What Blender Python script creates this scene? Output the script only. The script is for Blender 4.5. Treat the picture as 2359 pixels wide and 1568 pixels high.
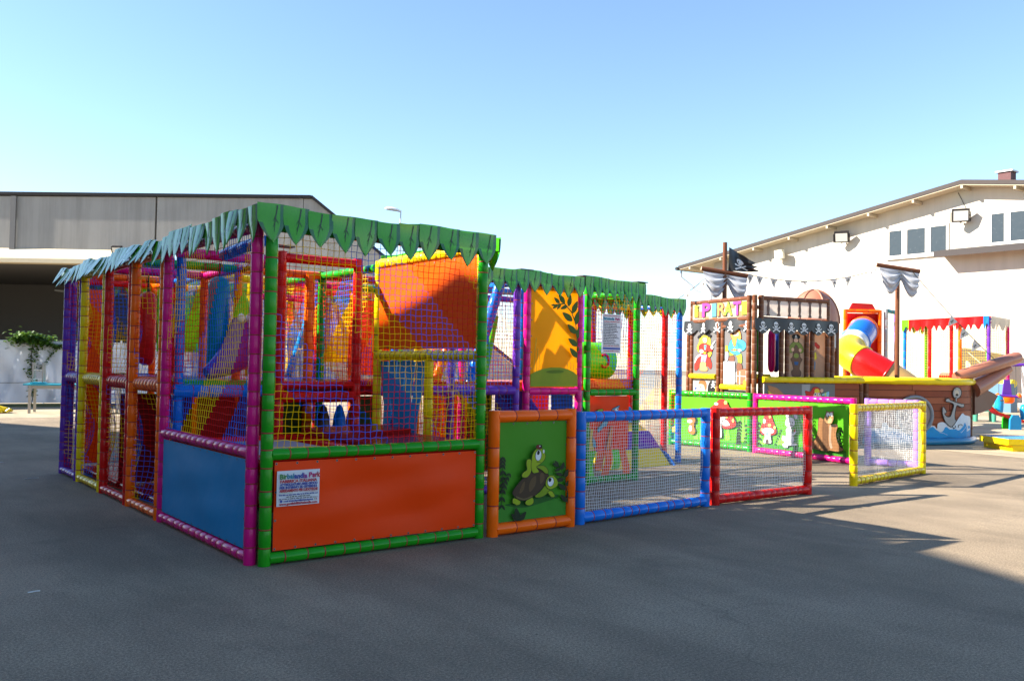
import bpy, math, random
from mathutils import Vector, Matrix, Euler
random.seed(7)
S = bpy.context.scene
for o in list(bpy.data.objects): bpy.data.objects.remove(o)

# ------------------------------------------------------------------ camera
cam = bpy.data.cameras.new('camera'); camo = bpy.data.objects.new('camera', cam)
S.collection.objects.link(camo); S.camera = camo
cam.sensor_width = 36.0; cam.lens = 2028.0 / 2359.0 * 36.0
cam.clip_start = 0.05; cam.clip_end = 3000
f_, cx_, cy_ = 2028.0, 1179.5, 784.0
dx = Vector((3747 - cx_, 887 - cy_, f_)).normalized()          # image directions of world X and Y
dy = Vector((-424 - cx_, 812 - cy_, f_)); dy = (dy - dx * dy.dot(dx)).normalized()
up = dx.cross(dy)
if up.y > 0: up = -up
Rm = Matrix((dx, dy, up))
c0, c1, c2 = Rm.col[0].copy(), Rm.col[1].copy(), Rm.col[2].copy()
m3 = Matrix(((c0.x, -c1.x, -c2.x), (c0.y, -c1.y, -c2.y), (c0.z, -c1.z, -c2.z)))
camo.matrix_world = Matrix.Translation((0, 0, 1.5)) @ m3.to_4x4()

# ------------------------------------------------------------------ sky, sun, exposure
SUN = Vector((-1.32, 0.92, 1.0)).normalized()
wd = bpy.data.worlds.new('World'); S.world = wd; wd.use_nodes = True
nt = wd.node_tree; bg = nt.nodes['Background']
sky = nt.nodes.new('ShaderNodeTexSky'); sky.sky_type = 'NISHITA'; sky.sun_disc = False
sky.sun_elevation = math.asin(SUN.z); sky.sun_rotation = math.atan2(SUN.x, SUN.y) % (2 * math.pi)
sky.altitude = 100; sky.air_density = 1.0; sky.dust_density = 0.0; sky.ozone_density = 3.0
nt.links.new(sky.outputs[0], bg.inputs[0]); bg.inputs[1].default_value = 0.086
sl = bpy.data.lights.new('sun', 'SUN'); sl.energy = 5.0; sl.angle = math.radians(0.53); sl.color = (1.0, 0.93, 0.82)
so = bpy.data.objects.new('sun', sl); S.collection.objects.link(so)
so.rotation_euler = SUN.to_track_quat('Z', 'Y').to_euler(); so.location = (-30, 30, 40)
S.view_settings.view_transform = 'Standard'; S.view_settings.look = 'None'
S.view_settings.exposure = 1.80; S.view_settings.gamma = 1.0; S.view_settings.use_curve_mapping = False
S.render.engine = 'CYCLES'

# ------------------------------------------------------------------ materials
MATS = {}
def mat(name, col, rough=0.45, trans=0.0, var=0.10, bump=0.0, bscale=40.0, vscale=6.0, metal=0.0, spec=0.5, coat=0.0, streak=0.0):
    if name in MATS: return MATS[name]
    m = bpy.data.materials.new(name); m.use_nodes = True; n = m.node_tree; L = n.links
    b = n.nodes['Principled BSDF']; out = n.nodes['Material Output']
    c = (col[0], col[1], col[2], 1)
    b.inputs['Roughness'].default_value = rough; b.inputs['Metallic'].default_value = metal
    b.inputs['Specular IOR Level'].default_value = spec
    if coat: b.inputs['Coat Weight'].default_value = coat; b.inputs['Coat Roughness'].default_value = 0.12
    tc = n.nodes.new('ShaderNodeTexCoord')
    colout = None
    if var:
        nz = n.nodes.new('ShaderNodeTexNoise'); nz.inputs['Scale'].default_value = vscale; nz.inputs['Detail'].default_value = 5
        L.new(tc.outputs['Object'], nz.inputs['Vector'])
        mx = n.nodes.new('ShaderNodeMix'); mx.data_type = 'RGBA'
        mx.inputs[6].default_value = tuple(x * (1 - var) for x in col) + (1,)
        mx.inputs[7].default_value = tuple(min(1, x * (1 + var * .8) + .01 * var) for x in col) + (1,)
        L.new(nz.outputs['Fac'], mx.inputs[0]); colout = mx.outputs[2]
        if streak:
            mp = n.nodes.new('ShaderNodeMapping'); mp.inputs['Scale'].default_value = (1, 1, .06); L.new(tc.outputs['Object'], mp.inputs[0])
            ns = n.nodes.new('ShaderNodeTexNoise'); ns.inputs['Scale'].default_value = 2.2; ns.inputs['Detail'].default_value = 7; ns.inputs['Roughness'].default_value = .65; L.new(mp.outputs[0], ns.inputs['Vector'])
            rs = n.nodes.new('ShaderNodeMapRange'); rs.inputs[1].default_value = .42; rs.inputs[2].default_value = .68; rs.inputs[3].default_value = 1.0; rs.inputs[4].default_value = 1 - streak; L.new(ns.outputs['Fac'], rs.inputs[0])
            mu = n.nodes.new('ShaderNodeMix'); mu.data_type = 'RGBA'; mu.blend_type = 'MULTIPLY'; mu.inputs[0].default_value = 1; L.new(colout, mu.inputs[6]); L.new(rs.outputs[0], mu.inputs[7]); colout = mu.outputs[2]
        L.new(colout, b.inputs['Base Color'])
        rr = n.nodes.new('ShaderNodeMapRange'); rr.inputs[3].default_value = rough * .8; rr.inputs[4].default_value = min(1, rough * 1.25)
        L.new(nz.outputs['Fac'], rr.inputs[0]); L.new(rr.outputs[0], b.inputs['Roughness'])
    else: b.inputs['Base Color'].default_value = c
    if bump:
        n2 = n.nodes.new('ShaderNodeTexNoise'); n2.inputs['Scale'].default_value = bscale; n2.inputs['Detail'].default_value = 4
        L.new(tc.outputs['Object'], n2.inputs['Vector'])
        bp = n.nodes.new('ShaderNodeBump'); bp.inputs['Strength'].default_value = bump; bp.inputs['Distance'].default_value = 0.02
        L.new(n2.outputs['Fac'], bp.inputs['Height']); L.new(bp.outputs[0], b.inputs['Normal'])
    if trans:
        tr = n.nodes.new('ShaderNodeBsdfTranslucent'); tr.inputs[0].default_value = c
        if colout: L.new(colout, tr.inputs[0])
        ms = n.nodes.new('ShaderNodeMixShader'); ms.inputs[0].default_value = trans
        L.new(b.outputs[0], ms.inputs[1]); L.new(tr.outputs[0], ms.inputs[2]); L.new(ms.outputs[0], out.inputs[0])
    MATS[name] = m; return m

COL = dict(green=(.012, .27, .008), pink=(.62, .006, .17), orange=(.93, .125, .001), red=(.58, .006, .005),
           yellow=(.80, .56, .003), blue=(.006, .15, .60), purple=(.12, .030, .34), brown=(.11, .042, .018),
           sky=(.012, .24, .50), lime=(.13, .62, .008), lilac=(.34, .18, .66), grey=(.35, .35, .36), white=(.80, .80, .78),
           dred=(.30, .006, .008), navy=(.012, .04, .22), teal=(.004, .20, .22), black=(.012, .012, .013), tan=(.60, .36, .12),
           lyellow=(.80, .62, .06), dorange=(.90, .052, .0003), amber=(.94, .55, .002), vermilion=(.92, .11, .001), steel=(.09, .17, .25))
def pad(c): return mat('padded_vinyl_' + c, COL[c], .22, 0, .10, .10, 18, 5, spec=.24)
def sheet(c, t=.35): return mat('vinyl_sheet_%s_%d' % (c, t * 100), COL[c], .38, t, .10, .3, 4, 2, spec=.15)
CORDC = dict(COL, yellow=(.95, .56, .0), blue=(.005, .14, .72), red=(.70, .01, .01))
def cord(c): return mat('net_cord_' + c, CORDC.get(c, COL.get(c)), .7, .2, .1, 0, spec=.08)
def paint(rgb): return mat('print_%d_%d_%d' % tuple(int(x * 255) for x in rgb), rgb, .5, .12, .18, 0, vscale=9, spec=.2)
LASH = mat('red_lashing_cord', (.30, .012, .010), .6, 0, .1)
LASHD = mat('dark_lashing_cord', (.10, .03, .015), .6, 0, .1)

# ------------------------------------------------------------------ mesh helpers
ORG = {}
class MB:
    def __init__(s): s.v = []; s.f = []; s.m = []; s.s = []
    def add(s, vs, fs, mi=0, smooth=False):
        o = len(s.v); s.v += [Vector(x) for x in vs]
        for q in fs: s.f.append([i + o for i in q]); s.m.append(mi); s.s.append(smooth)
    def box(s, c, d, rz=0, mi=0, M=None):
        hx, hy, hz = d[0] / 2, d[1] / 2, d[2] / 2
        vs = [Vector((x, y, z)) for z in (-hz, hz) for x, y in ((-hx, -hy), (hx, -hy), (hx, hy), (-hx, hy))]
        T = M if M else Matrix.Translation(c) @ Matrix.Rotation(rz, 4, 'Z')
        if M: T = Matrix.Translation(c) @ M
        s.add([T @ v for v in vs], [(3, 2, 1, 0), (4, 5, 6, 7), (0, 1, 5, 4), (1, 2, 6, 5), (2, 3, 7, 6), (3, 0, 4, 7)], mi)
    def bbox(s, x0, x1, y0, y1, z0, z1, mi=0): s.box(((x0 + x1) / 2, (y0 + y1) / 2, (z0 + z1) / 2), (x1 - x0, y1 - y0, z1 - z0), 0, mi)
    def cushion(s, x0, x1, y0, y1, z0, z1, b=.03, mi=0):           # bevelled box
        r = []
        for z, i in ((z0, b), (z0 + b, 0), (z1 - b, 0), (z1 - b * .3, b * .3), (z1, b)):
            r.append([(x0 + i, y0 + i * .3, z), (x0 + i * .3, y0 + i, z)][:0] + [(x0 + i, y0 + i, z), (x1 - i, y0 + i, z), (x1 - i, y1 - i, z), (x0 + i, y1 - i, z)])
        vs = [p for q in r for p in q]; fs = [(3, 2, 1, 0)]
        for k in range(len(r) - 1):
            for j in range(4): fs.append((k * 4 + j, k * 4 + (j + 1) % 4, k * 4 + 4 + (j + 1) % 4, k * 4 + 4 + j))
        n = (len(r) - 1) * 4; fs.append((n, n + 1, n + 2, n + 3)); s.add(vs, fs, mi)
    def loft(s, pts, rad, n=10, mi=0, caps=True, smooth=True, up=None, sq=1.0, phase=0):
        pts = [Vector(p) for p in pts]; N = len(pts); vs = []; fs = []
        if not hasattr(rad, '__len__'): rad = [rad] * N
        prev = None
        for i, p in enumerate(pts):
            a = pts[max(0, i - 1)]; b = pts[min(N - 1, i + 1)]; d = (b - a).normalized() if (b - a).length > 1e-9 else Vector((0, 0, 1))
            if prev is None:
                u = Vector((0, 0, 1)) if abs(d.z) < .9 else Vector((1, 0, 0))
                x = d.cross(u).normalized()
            else: x = (prev - d * prev.dot(d)).normalized()
            prev = x; y = d.cross(x)
            for k in range(n):
                t = 2 * math.pi * k / n + phase; vs.append(p + x * math.cos(t) * rad[i] + y * math.sin(t) * rad[i] * sq)
        for i in range(N - 1):
            for k in range(n): fs.append((i * n + k, i * n + (k + 1) % n, (i + 1) * n + (k + 1) % n, (i + 1) * n + k))
        s.add(vs, fs, mi, smooth)
        if caps: s.add(vs[:n], [tuple(range(n - 1, -1, -1))], mi); s.add(vs[-n:], [tuple(range(n))], mi)
    def lathe(s, prof, c=(0, 0, 0), n=16, mi=0, smooth=True):
        s.loft([(c[0], c[1], c[2] + z) for r, z in prof], [max(r, 1e-4) for r, z in prof], n, mi, True, smooth)
    def padded(s, p0, p1, r=.047, n=10, step=.14, mi=0, li=1, lash=True, jit=.2):
        p0, p1 = Vector(p0), Vector(p1); L = (p1 - p0).length; d = (p1 - p0) / L
        k = max(1, round(L / step)); ts = [0] + [(i + random.uniform(-jit, jit)) / k for i in range(1, k)] + [1]
        P, Rr = [], []
        for i in range(k):
            a, b = ts[i] * L, ts[i + 1] * L
            g = min(.012, (b - a) * .1); w = random.uniform(.985, 1.02)
            for t, q in ((a + .001, .90 if i else .97), (a + g, .97), ((a + b) / 2, 1.0), (b - g, .97)): P.append(p0 + d * t); Rr.append(r * q * w)
        P.append(p1); Rr.append(r * .97)
        s.loft(P, Rr, n, mi)
        if lash:
            for t in ts[1:-1]:
                c = p0 + d * (t * L); s.loft([c - d * .006, c - d * .003, c + d * .003, c + d * .006], [r * .90, r * .99, r * .99, r * .90], n, li, False)
    def poly(s, pts, mi=0): s.add(pts, [tuple(range(len(pts)))], mi)
    def prism(s, pts, d, mi=0):                                    # extrude polygon pts by vector d
        pts = [Vector(p) for p in pts]; n = len(pts); d = Vector(d)
        s.add(pts + [p + d for p in pts], [tuple(range(n - 1, -1, -1)), tuple(range(n, 2 * n))] + [(i, (i + 1) % n, n + (i + 1) % n, n + i) for i in range(n)], mi)
    def grid(s, fn, nu, nv, mi=0, smooth=True):
        vs = [fn(i / nu, j / nv) for j in range(nv + 1) for i in range(nu + 1)]; w = nu + 1
        s.add(vs, [(j * w + i, j * w + i + 1, (j + 1) * w + i + 1, (j + 1) * w + i) for j in range(nv) for i in range(nu)], mi, smooth)
    def sheet(s, fn, nu, nv, th, nrm, mi=0):                       # grid with thickness
        nrm = Vector(nrm) * th
        s.grid(fn, nu, nv, mi); s.grid(lambda u, v: Vector(fn(1 - u, v)) + nrm, nu, nv, mi)
        for e in (lambda t: (t, 0), lambda t: (1, t), lambda t: (1 - t, 1), lambda t: (0, 1 - t)):
            k = max(nu, nv); r = [Vector(fn(*e(i / k))) for i in range(k + 1)]
            s.add(r + [p + nrm for p in r], [(i + 1, i, k + 1 + i, k + 2 + i) for i in range(k)], mi)
    def build(s, name, mats, parent=None, label=None, cat=None, group=None, kind=None, org=None, mesh=False):
        if not isinstance(mats, (list, tuple)): mats = [mats]
        O = Vector(org) if org is not None else (ORG.get(parent.name, Vector((0, 0, 0))) if parent else Vector((0, 0, 0)))
        me = bpy.data.meshes.new(name); me.from_pydata([v - O for v in s.v], [], s.f)
        for m in mats: me.materials.append(m)
        me.polygons.foreach_set('material_index', s.m); me.polygons.foreach_set('use_smooth', s.s); me.update()
        if mesh: return me
        return link(me, name, parent, label, cat, group, kind, O)
def link(me, name, parent=None, label=None, cat=None, group=None, kind=None, O=Vector((0, 0, 0))):
    o = bpy.data.objects.new(name, me); S.collection.objects.link(o)
    if parent: o.parent = parent; ORG[o.name] = ORG.get(parent.name, Vector((0, 0, 0)))
    else: o.location = O; ORG[o.name] = Vector(O)
    for k, v in (('label', label), ('category', cat), ('group', group), ('kind', kind)):
        if v: o[k] = v
    return o
def thing(name, label, cat, loc=(0, 0, 0), group=None):
    o = bpy.data.objects.new(name, None); o.empty_display_size = .2; S.collection.objects.link(o); o.location = loc; ORG[o.name] = Vector(loc)
    o['label'] = label; o['category'] = cat
    if group: o['group'] = group
    return o
def part(name, fn, mats, parent, **k):
    b = MB(); fn(b); return b.build(name, mats, parent, **k)
def V(*a): return Vector(a)
def xy(p, z): return Vector((p[0], p[1], z))

def post(parent, p, z0, z1, col, r=.047, step=.15, lash=LASH, n=10, name='post', **k):
    b = MB(); b.padded(xy(p, z0), xy(p, z1), r, n, step); return b.build(name, [pad(col), lash], parent, **k)
def rail(parent, a, b_, col, r=.045, step=.13, lash=LASH, n=10, name='rail', lashed=True, **k):
    b = MB(); b.padded(a, b_, r, n, step, lash=lashed); return b.build(name, [pad(col), lash], parent, **k)
def net(parent, A, B, z0, z1, cell=.05, r=.0027, cols=('yellow', 'blue', 'red'), band=11, off=0, sag=0.0, bulge=None, stride=1, jit=.004, flip=1, lace=0):
    A, B = Vector((A[0], A[1], 0)), Vector((B[0], B[1], 0)); L = (B - A).length; e = (B - A) / L; nrm = Vector((-e.y, e.x, 0))
    nu = max(2, round(L / cell)); nv = max(2, round((z1 - z0) / cell)); b = MB(); rnd = random.Random(nu * 31 + nv)
    ph = rnd.uniform(0, 6)
    def P(i, j):
        u, v = i / nu, j / nv
        w = (sag * math.sin(math.pi * u) * (.35 + .65 * math.sin(math.pi * min(1, max(0, v)))) if bulge is None else bulge(u, v)) + .012 * math.sin(u * 7 + ph) * math.sin(v * 9 + ph)
        jx = rnd.uniform(-jit, jit) if 0 < i < nu else 0; jz = rnd.uniform(-jit, jit) if 0 < j < nv else 0
        return A + e * (u * L + jx + .006 * math.sin(v * 8 + ph)) + nrm * w + Vector((0, 0, z0 + (z1 - z0) * v + jz - .012 * math.sin(math.pi * u) * (1 - v)))
    G = [[P(i, j) for j in range(nv + 1)] for i in range(nu + 1)]
    nc = len(cols)
    def seg(p, q, mi):
        d = (q - p).normalized(); x = d.cross(nrm).normalized() * r; y = nrm * r
        o = [x, -x * .5 + y * .87, -x * .5 - y * .87]
        b.add([p + k for k in o] + [q + k for k in o], [(0, 1, 4, 3), (1, 2, 5, 4), (2, 0, 3, 5)], mi)
    def ci(i, j): return int((flip * i + j + off + 3000) // band) % nc
    for i in range(nu + 1):
        j = 0
        while j < nv:
            k = min(nv, j + stride)
            while k > j + 1 and ci(i, k - 1) != ci(i, j): k -= 1
            seg(G[i][j], G[i][k], ci(i, j)); j = k
    for j in range(nv + 1):
        i = 0
        while i < nu:
            k = min(nu, i + stride)
            while k > i + 1 and ci(k - 1, j) != ci(i, j): k -= 1
            seg(G[i][j], G[k][j], ci(i, j)); i = k
    if lace:
        for g0 in range(0, nu - 2, 3):
            q = (G[g0 + 1][0] + G[g0 + 2][0]) / 2 + Vector((rnd.uniform(-.01, .01), 0, -lace))
            for d_ in range(4):
                if g0 + d_ <= nu: seg(G[g0 + d_][0], q, ci(g0 + d_, 0))
    return b.build('net', [cord(c) for c in cols], parent)
EYE = mat('steel_eyelet', (.22, .21, .20), .45, 0, 0, metal=.5)
HOLE = mat('dark_hole', (.01, .01, .01), .8, 0, 0)
def panel(parent, A, B, z0, z1, col, trans=.35, eyelets=True, th=.004, wr=.006, label=None, nrm=None, off=0.0):
    A, B = V(A[0], A[1], 0), V(B[0], B[1], 0); L = (B - A).length; e = (B - A) / L; n = Vector((e.y, -e.x, 0)) if nrm is None else Vector(nrm)
    ph = random.uniform(0, 9)
    def fn(u, v):
        edge = min(1, 6 * min(u, 1 - u)) * min(1, 6 * min(v, 1 - v))
        w = wr * edge * (math.sin(u * 9 + v * 4 + ph) + .6 * math.sin(v * 13 - u * 5 + ph)) + off
        return A + e * (u * L) + V(0, 0, z0 + (z1 - z0) * v) + n * w
    b = MB(); b.sheet(fn, 16, 10, th, -n); p = b.build('panel', [sheet(col, trans)], parent, label=label)
    if eyelets:
        b = MB(); k = max(3, round(L / .17)); h = max(3, round((z1 - z0) / .22))
        pos = [(i / k, t) for i in range(k + 1) for t in (0, 1)] + [(t, j / h) for j in range(1, h) for t in (0, 1)]
        for u, v in pos:
            u = .012 / L + u * (1 - .024 / L); q = V(*fn(u, .02 + v * .96)) + n * .003
            for r0, r1, mi, d in ((.009, .006, 0, .001), (.006, 0.0001, 1, .0)):
                vs = []
                for rr in (r0, r1): vs += [q + e * rr * math.cos(2 * math.pi * t / 8) + V(0, 0, rr * math.sin(2 * math.pi * t / 8)) + n * d for t in range(8)]
                b.add(vs, [(t, (t + 1) % 8, 8 + (t + 1) % 8, 8 + t) for t in range(8)], mi)
        b.build('eyelets', [EYE, HOLE], p, kind='stuff')
    p['fr'] = 1
    p_fr[p.name] = (A, e, L, z0, z1, n, off)
    return p
p_fr = {}
# ---- flat print on a panel: shapes given in the coordinates of a quad (tl,tr,br,bl)
def smoothpts(p, k=4):
    n = len(p); o = []
    for i in range(n):
        a, b, c, d = p[i - 1], p[i], p[(i + 1) % n], p[(i + 2) % n]
        for j in range(k):
            t = j / k; o.append(tuple(.5 * (2 * b[q] + (c[q] - a[q]) * t + (2 * a[q] - 5 * b[q] + 4 * c[q] - d[q]) * t * t + (3 * b[q] - a[q] - 3 * c[q] + d[q]) * t ** 3) for q in (0, 1)))
    return o
def ell(cx, cy, rx, ry, rot=0, n=20):
    c, s = math.cos(rot), math.sin(rot)
    return [(cx + rx * math.cos(t) * c - ry * math.sin(t) * s, cy + rx * math.cos(t) * s + ry * math.sin(t) * c) for t in [2 * math.pi * i / n for i in range(n)]]
def leafp(x, y, a, l, w):
    c, s = math.cos(a), math.sin(a)
    q = [(0, 0), (.3, .5), (.65, .42), (1, 0), (.65, -.42), (.3, -.5)]
    return [(x + u * l * c - v * w * s, y + u * l * s + v * w * c) for u, v in q]
def sprig(path, l, w, col, n=7, spread=.7):
    sh = []
    for i in range(len(path) - 1):
        (x0, y0), (x1, y1) = path[i], path[i + 1]; d = math.hypot(x1 - x0, y1 - y0); nx, ny = -(y1 - y0) / d * w * .12, (x1 - x0) / d * w * .12
        sh.append((col, [(x0 - nx, y0 - ny), (x1 - nx, y1 - ny), (x1 + nx, y1 + ny), (x0 + nx, y0 + ny)]))
    tot = len(path) - 1
    for k in range(n):
        t = k / (n - 1) * tot; i = min(tot - 1, int(t)); g = t - i
        (x0, y0), (x1, y1) = path[i], path[i + 1]; x, y = x0 + (x1 - x0) * g, y0 + (y1 - y0) * g; a = math.atan2(y0 - y1, x0 - x1)
        for sgn in (-1, 1): sh.append((col, smoothpts(leafp(x, y, a + sgn * spread, l, w), 2)))
    return sh
def line(pts, w, col):
    o = []
    for i in range(len(pts) - 1):
        (x0, y0), (x1, y1) = pts[i], pts[i + 1]; d = math.hypot(x1 - x0, y1 - y0) or 1; nx, ny = -(y1 - y0) / d * w / 2, (x1 - x0) / d * w / 2
        o.append((col, [(x0 - nx, y0 - ny), (x1 - nx, y1 - ny), (x1 + nx, y1 + ny), (x0 + nx, y0 + ny)]))
    return o
def outl(col, pts, w=5, oc=(.015, .012, .01)):
    n = len(pts); ar = sum(pts[i - 1][0] * pts[i][1] - pts[i][0] * pts[i - 1][1] for i in range(n)); sg = 1 if ar > 0 else -1; o = []
    for i in range(n):
        (ax, ay), (bx, by) = pts[i - 1], pts[(i + 1) % n]; d = math.hypot(bx - ax, by - ay) or 1
        o.append((pts[i][0] + sg * (by - ay) / d * w, pts[i][1] - sg * (bx - ax) / d * w))
    return [(oc, o), (col, pts)]
def invbil(q, x, y):
    (x0, y0), (x1, y1), (x2, y2), (x3, y3) = q; s = t = .5
    for _ in range(6):
        X = (1 - s) * (1 - t) * x0 + s * (1 - t) * x1 + s * t * x2 + (1 - s) * t * x3 - x
        Y = (1 - s) * (1 - t) * y0 + s * (1 - t) * y1 + s * t * y2 + (1 - s) * t * y3 - y
        xs = (1 - t) * (x1 - x0) + t * (x2 - x3); ys = (1 - t) * (y1 - y0) + t * (y2 - y3)
        xt = (1 - s) * (x3 - x0) + s * (x2 - x1); yt = (1 - s) * (y3 - y0) + s * (y2 - y1)
        D = xs * yt - xt * ys
        s -= (X * yt - xt * Y) / D; t -= (xs * Y - X * ys) / D
    return s, t
def slab(pts, a, b_):                                              # clip a polygon to a <= x <= b_
    for lim, sg in ((a, 1), (b_, -1)):
        o = []
        for i in range(len(pts)):
            p, r = pts[i - 1], pts[i]; pi, ri = sg * (p[0] - lim) >= 0, sg * (r[0] - lim) >= 0
            if pi != ri: g = (lim - p[0]) / (r[0] - p[0]); o.append((lim, p[1] + (r[1] - p[1]) * g))
            if ri: o.append(r)
        pts = o
        if len(pts) < 3: return []
    return pts
def printing(parent, q, shapes, place, base=.012, dz=.0005, name='painting', clip=True, strips=0, **k):
    b = MB(); ms = []; idx = {}
    for i, (col, pts) in enumerate(shapes):
        key = tuple(round(c, 3) for c in col)
        if key not in idx: idx[key] = len(ms); ms.append(paint(key))
        W = q[1][0] - q[0][0]
        for sub_ in ([slab(pts, q[0][0] + W * j / strips, q[0][0] + W * (j + 1) / strips) for j in range(strips)] if strips else [pts]):
            pp = []
            for (x, y) in sub_:
                s, t = invbil(q, x, y)
                if clip: s, t = min(1, max(0, s)), min(1, max(0, t))
                pp.append(place(s, t, base + i * dz))
            if len(pp) > 2: b.poly(pp, idx[key])
    return b.build(name, ms, parent, **k)
def on_panel(p):
    A, e, L, z0, z1, n, off = p_fr[p.name]
    return lambda s, t, h: A + e * (s * L) + V(0, 0, z1 + (z0 - z1) * t) + n * (h + off)
def skull(x, y, s, white=(.8, .8, .78), dark=(.012, .012, .013)):
    sh = [(white, ell(x, y - .25 * s, .34 * s, .36 * s)), (white, [(x - .2 * s, y), (x + .2 * s, y), (x + .17 * s, y + .22 * s), (x - .17 * s, y + .22 * s)])]
    sh += line([(x - .5 * s, y + .25 * s), (x + .5 * s, y + .75 * s)], .14 * s, white) + line([(x + .5 * s, y + .25 * s), (x - .5 * s, y + .75 * s)], .14 * s, white)
    for ex, ey in ((-.5, .22), (-.5, .78), (.5, .22), (.5, .78)): sh.append((white, ell(x + ex * s, y + ey * s, .1 * s, .1 * s, n=8)))
    return sh + [(dark, ell(x - .14 * s, y - .2 * s, .1 * s, .11 * s, n=10)), (dark, ell(x + .14 * s, y - .2 * s, .1 * s, .11 * s, n=10)), (dark, ell(x, y - .02 * s, .04 * s, .06 * s, n=8))]
# ---- lettering
DG = None
def lettering(parent, text, size, place_m, m, bold=.0, fit=None, name='lettering', extrude=.0008, org=None):
    cu = bpy.data.curves.new('t', 'FONT'); cu.body = text; cu.size = size; cu.offset = bold; cu.extrude = extrude; cu.align_x = 'LEFT'; cu.resolution_u = 3
    o = bpy.data.objects.new('t', cu); S.collection.objects.link(o)
    dg = bpy.context.evaluated_depsgraph_get(); dg.update(); me = bpy.data.meshes.new_from_object(o.evaluated_get(dg))
    S.collection.objects.unlink(o); bpy.data.objects.remove(o); bpy.data.curves.remove(cu)
    xs = [v.co.x for v in me.vertices] or [0, 1]; w = max(xs) - min(xs); x0 = min(xs)
    sx = fit / w if fit else 1
    O = ORG.get(parent.name, V(0, 0, 0))
    for v in me.vertices: v.co = (place_m @ Vector(((v.co.x - x0) * sx, v.co.y, v.co.z))) - O
    me.materials.clear(); me.materials.append(m); me.name = name
    return link(me, name, parent)
def face_m(P, e, up=(0, 0, 1)):                                    # text plane: x along e, y up
    e = Vector(e).normalized(); u = Vector(up); n = e.cross(u)
    return Matrix(((e.x, u.x, n.x, P[0]), (e.y, u.y, n.y, P[1]), (e.z, u.z, n.z, P[2]), (0, 0, 0, 1)))
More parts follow.
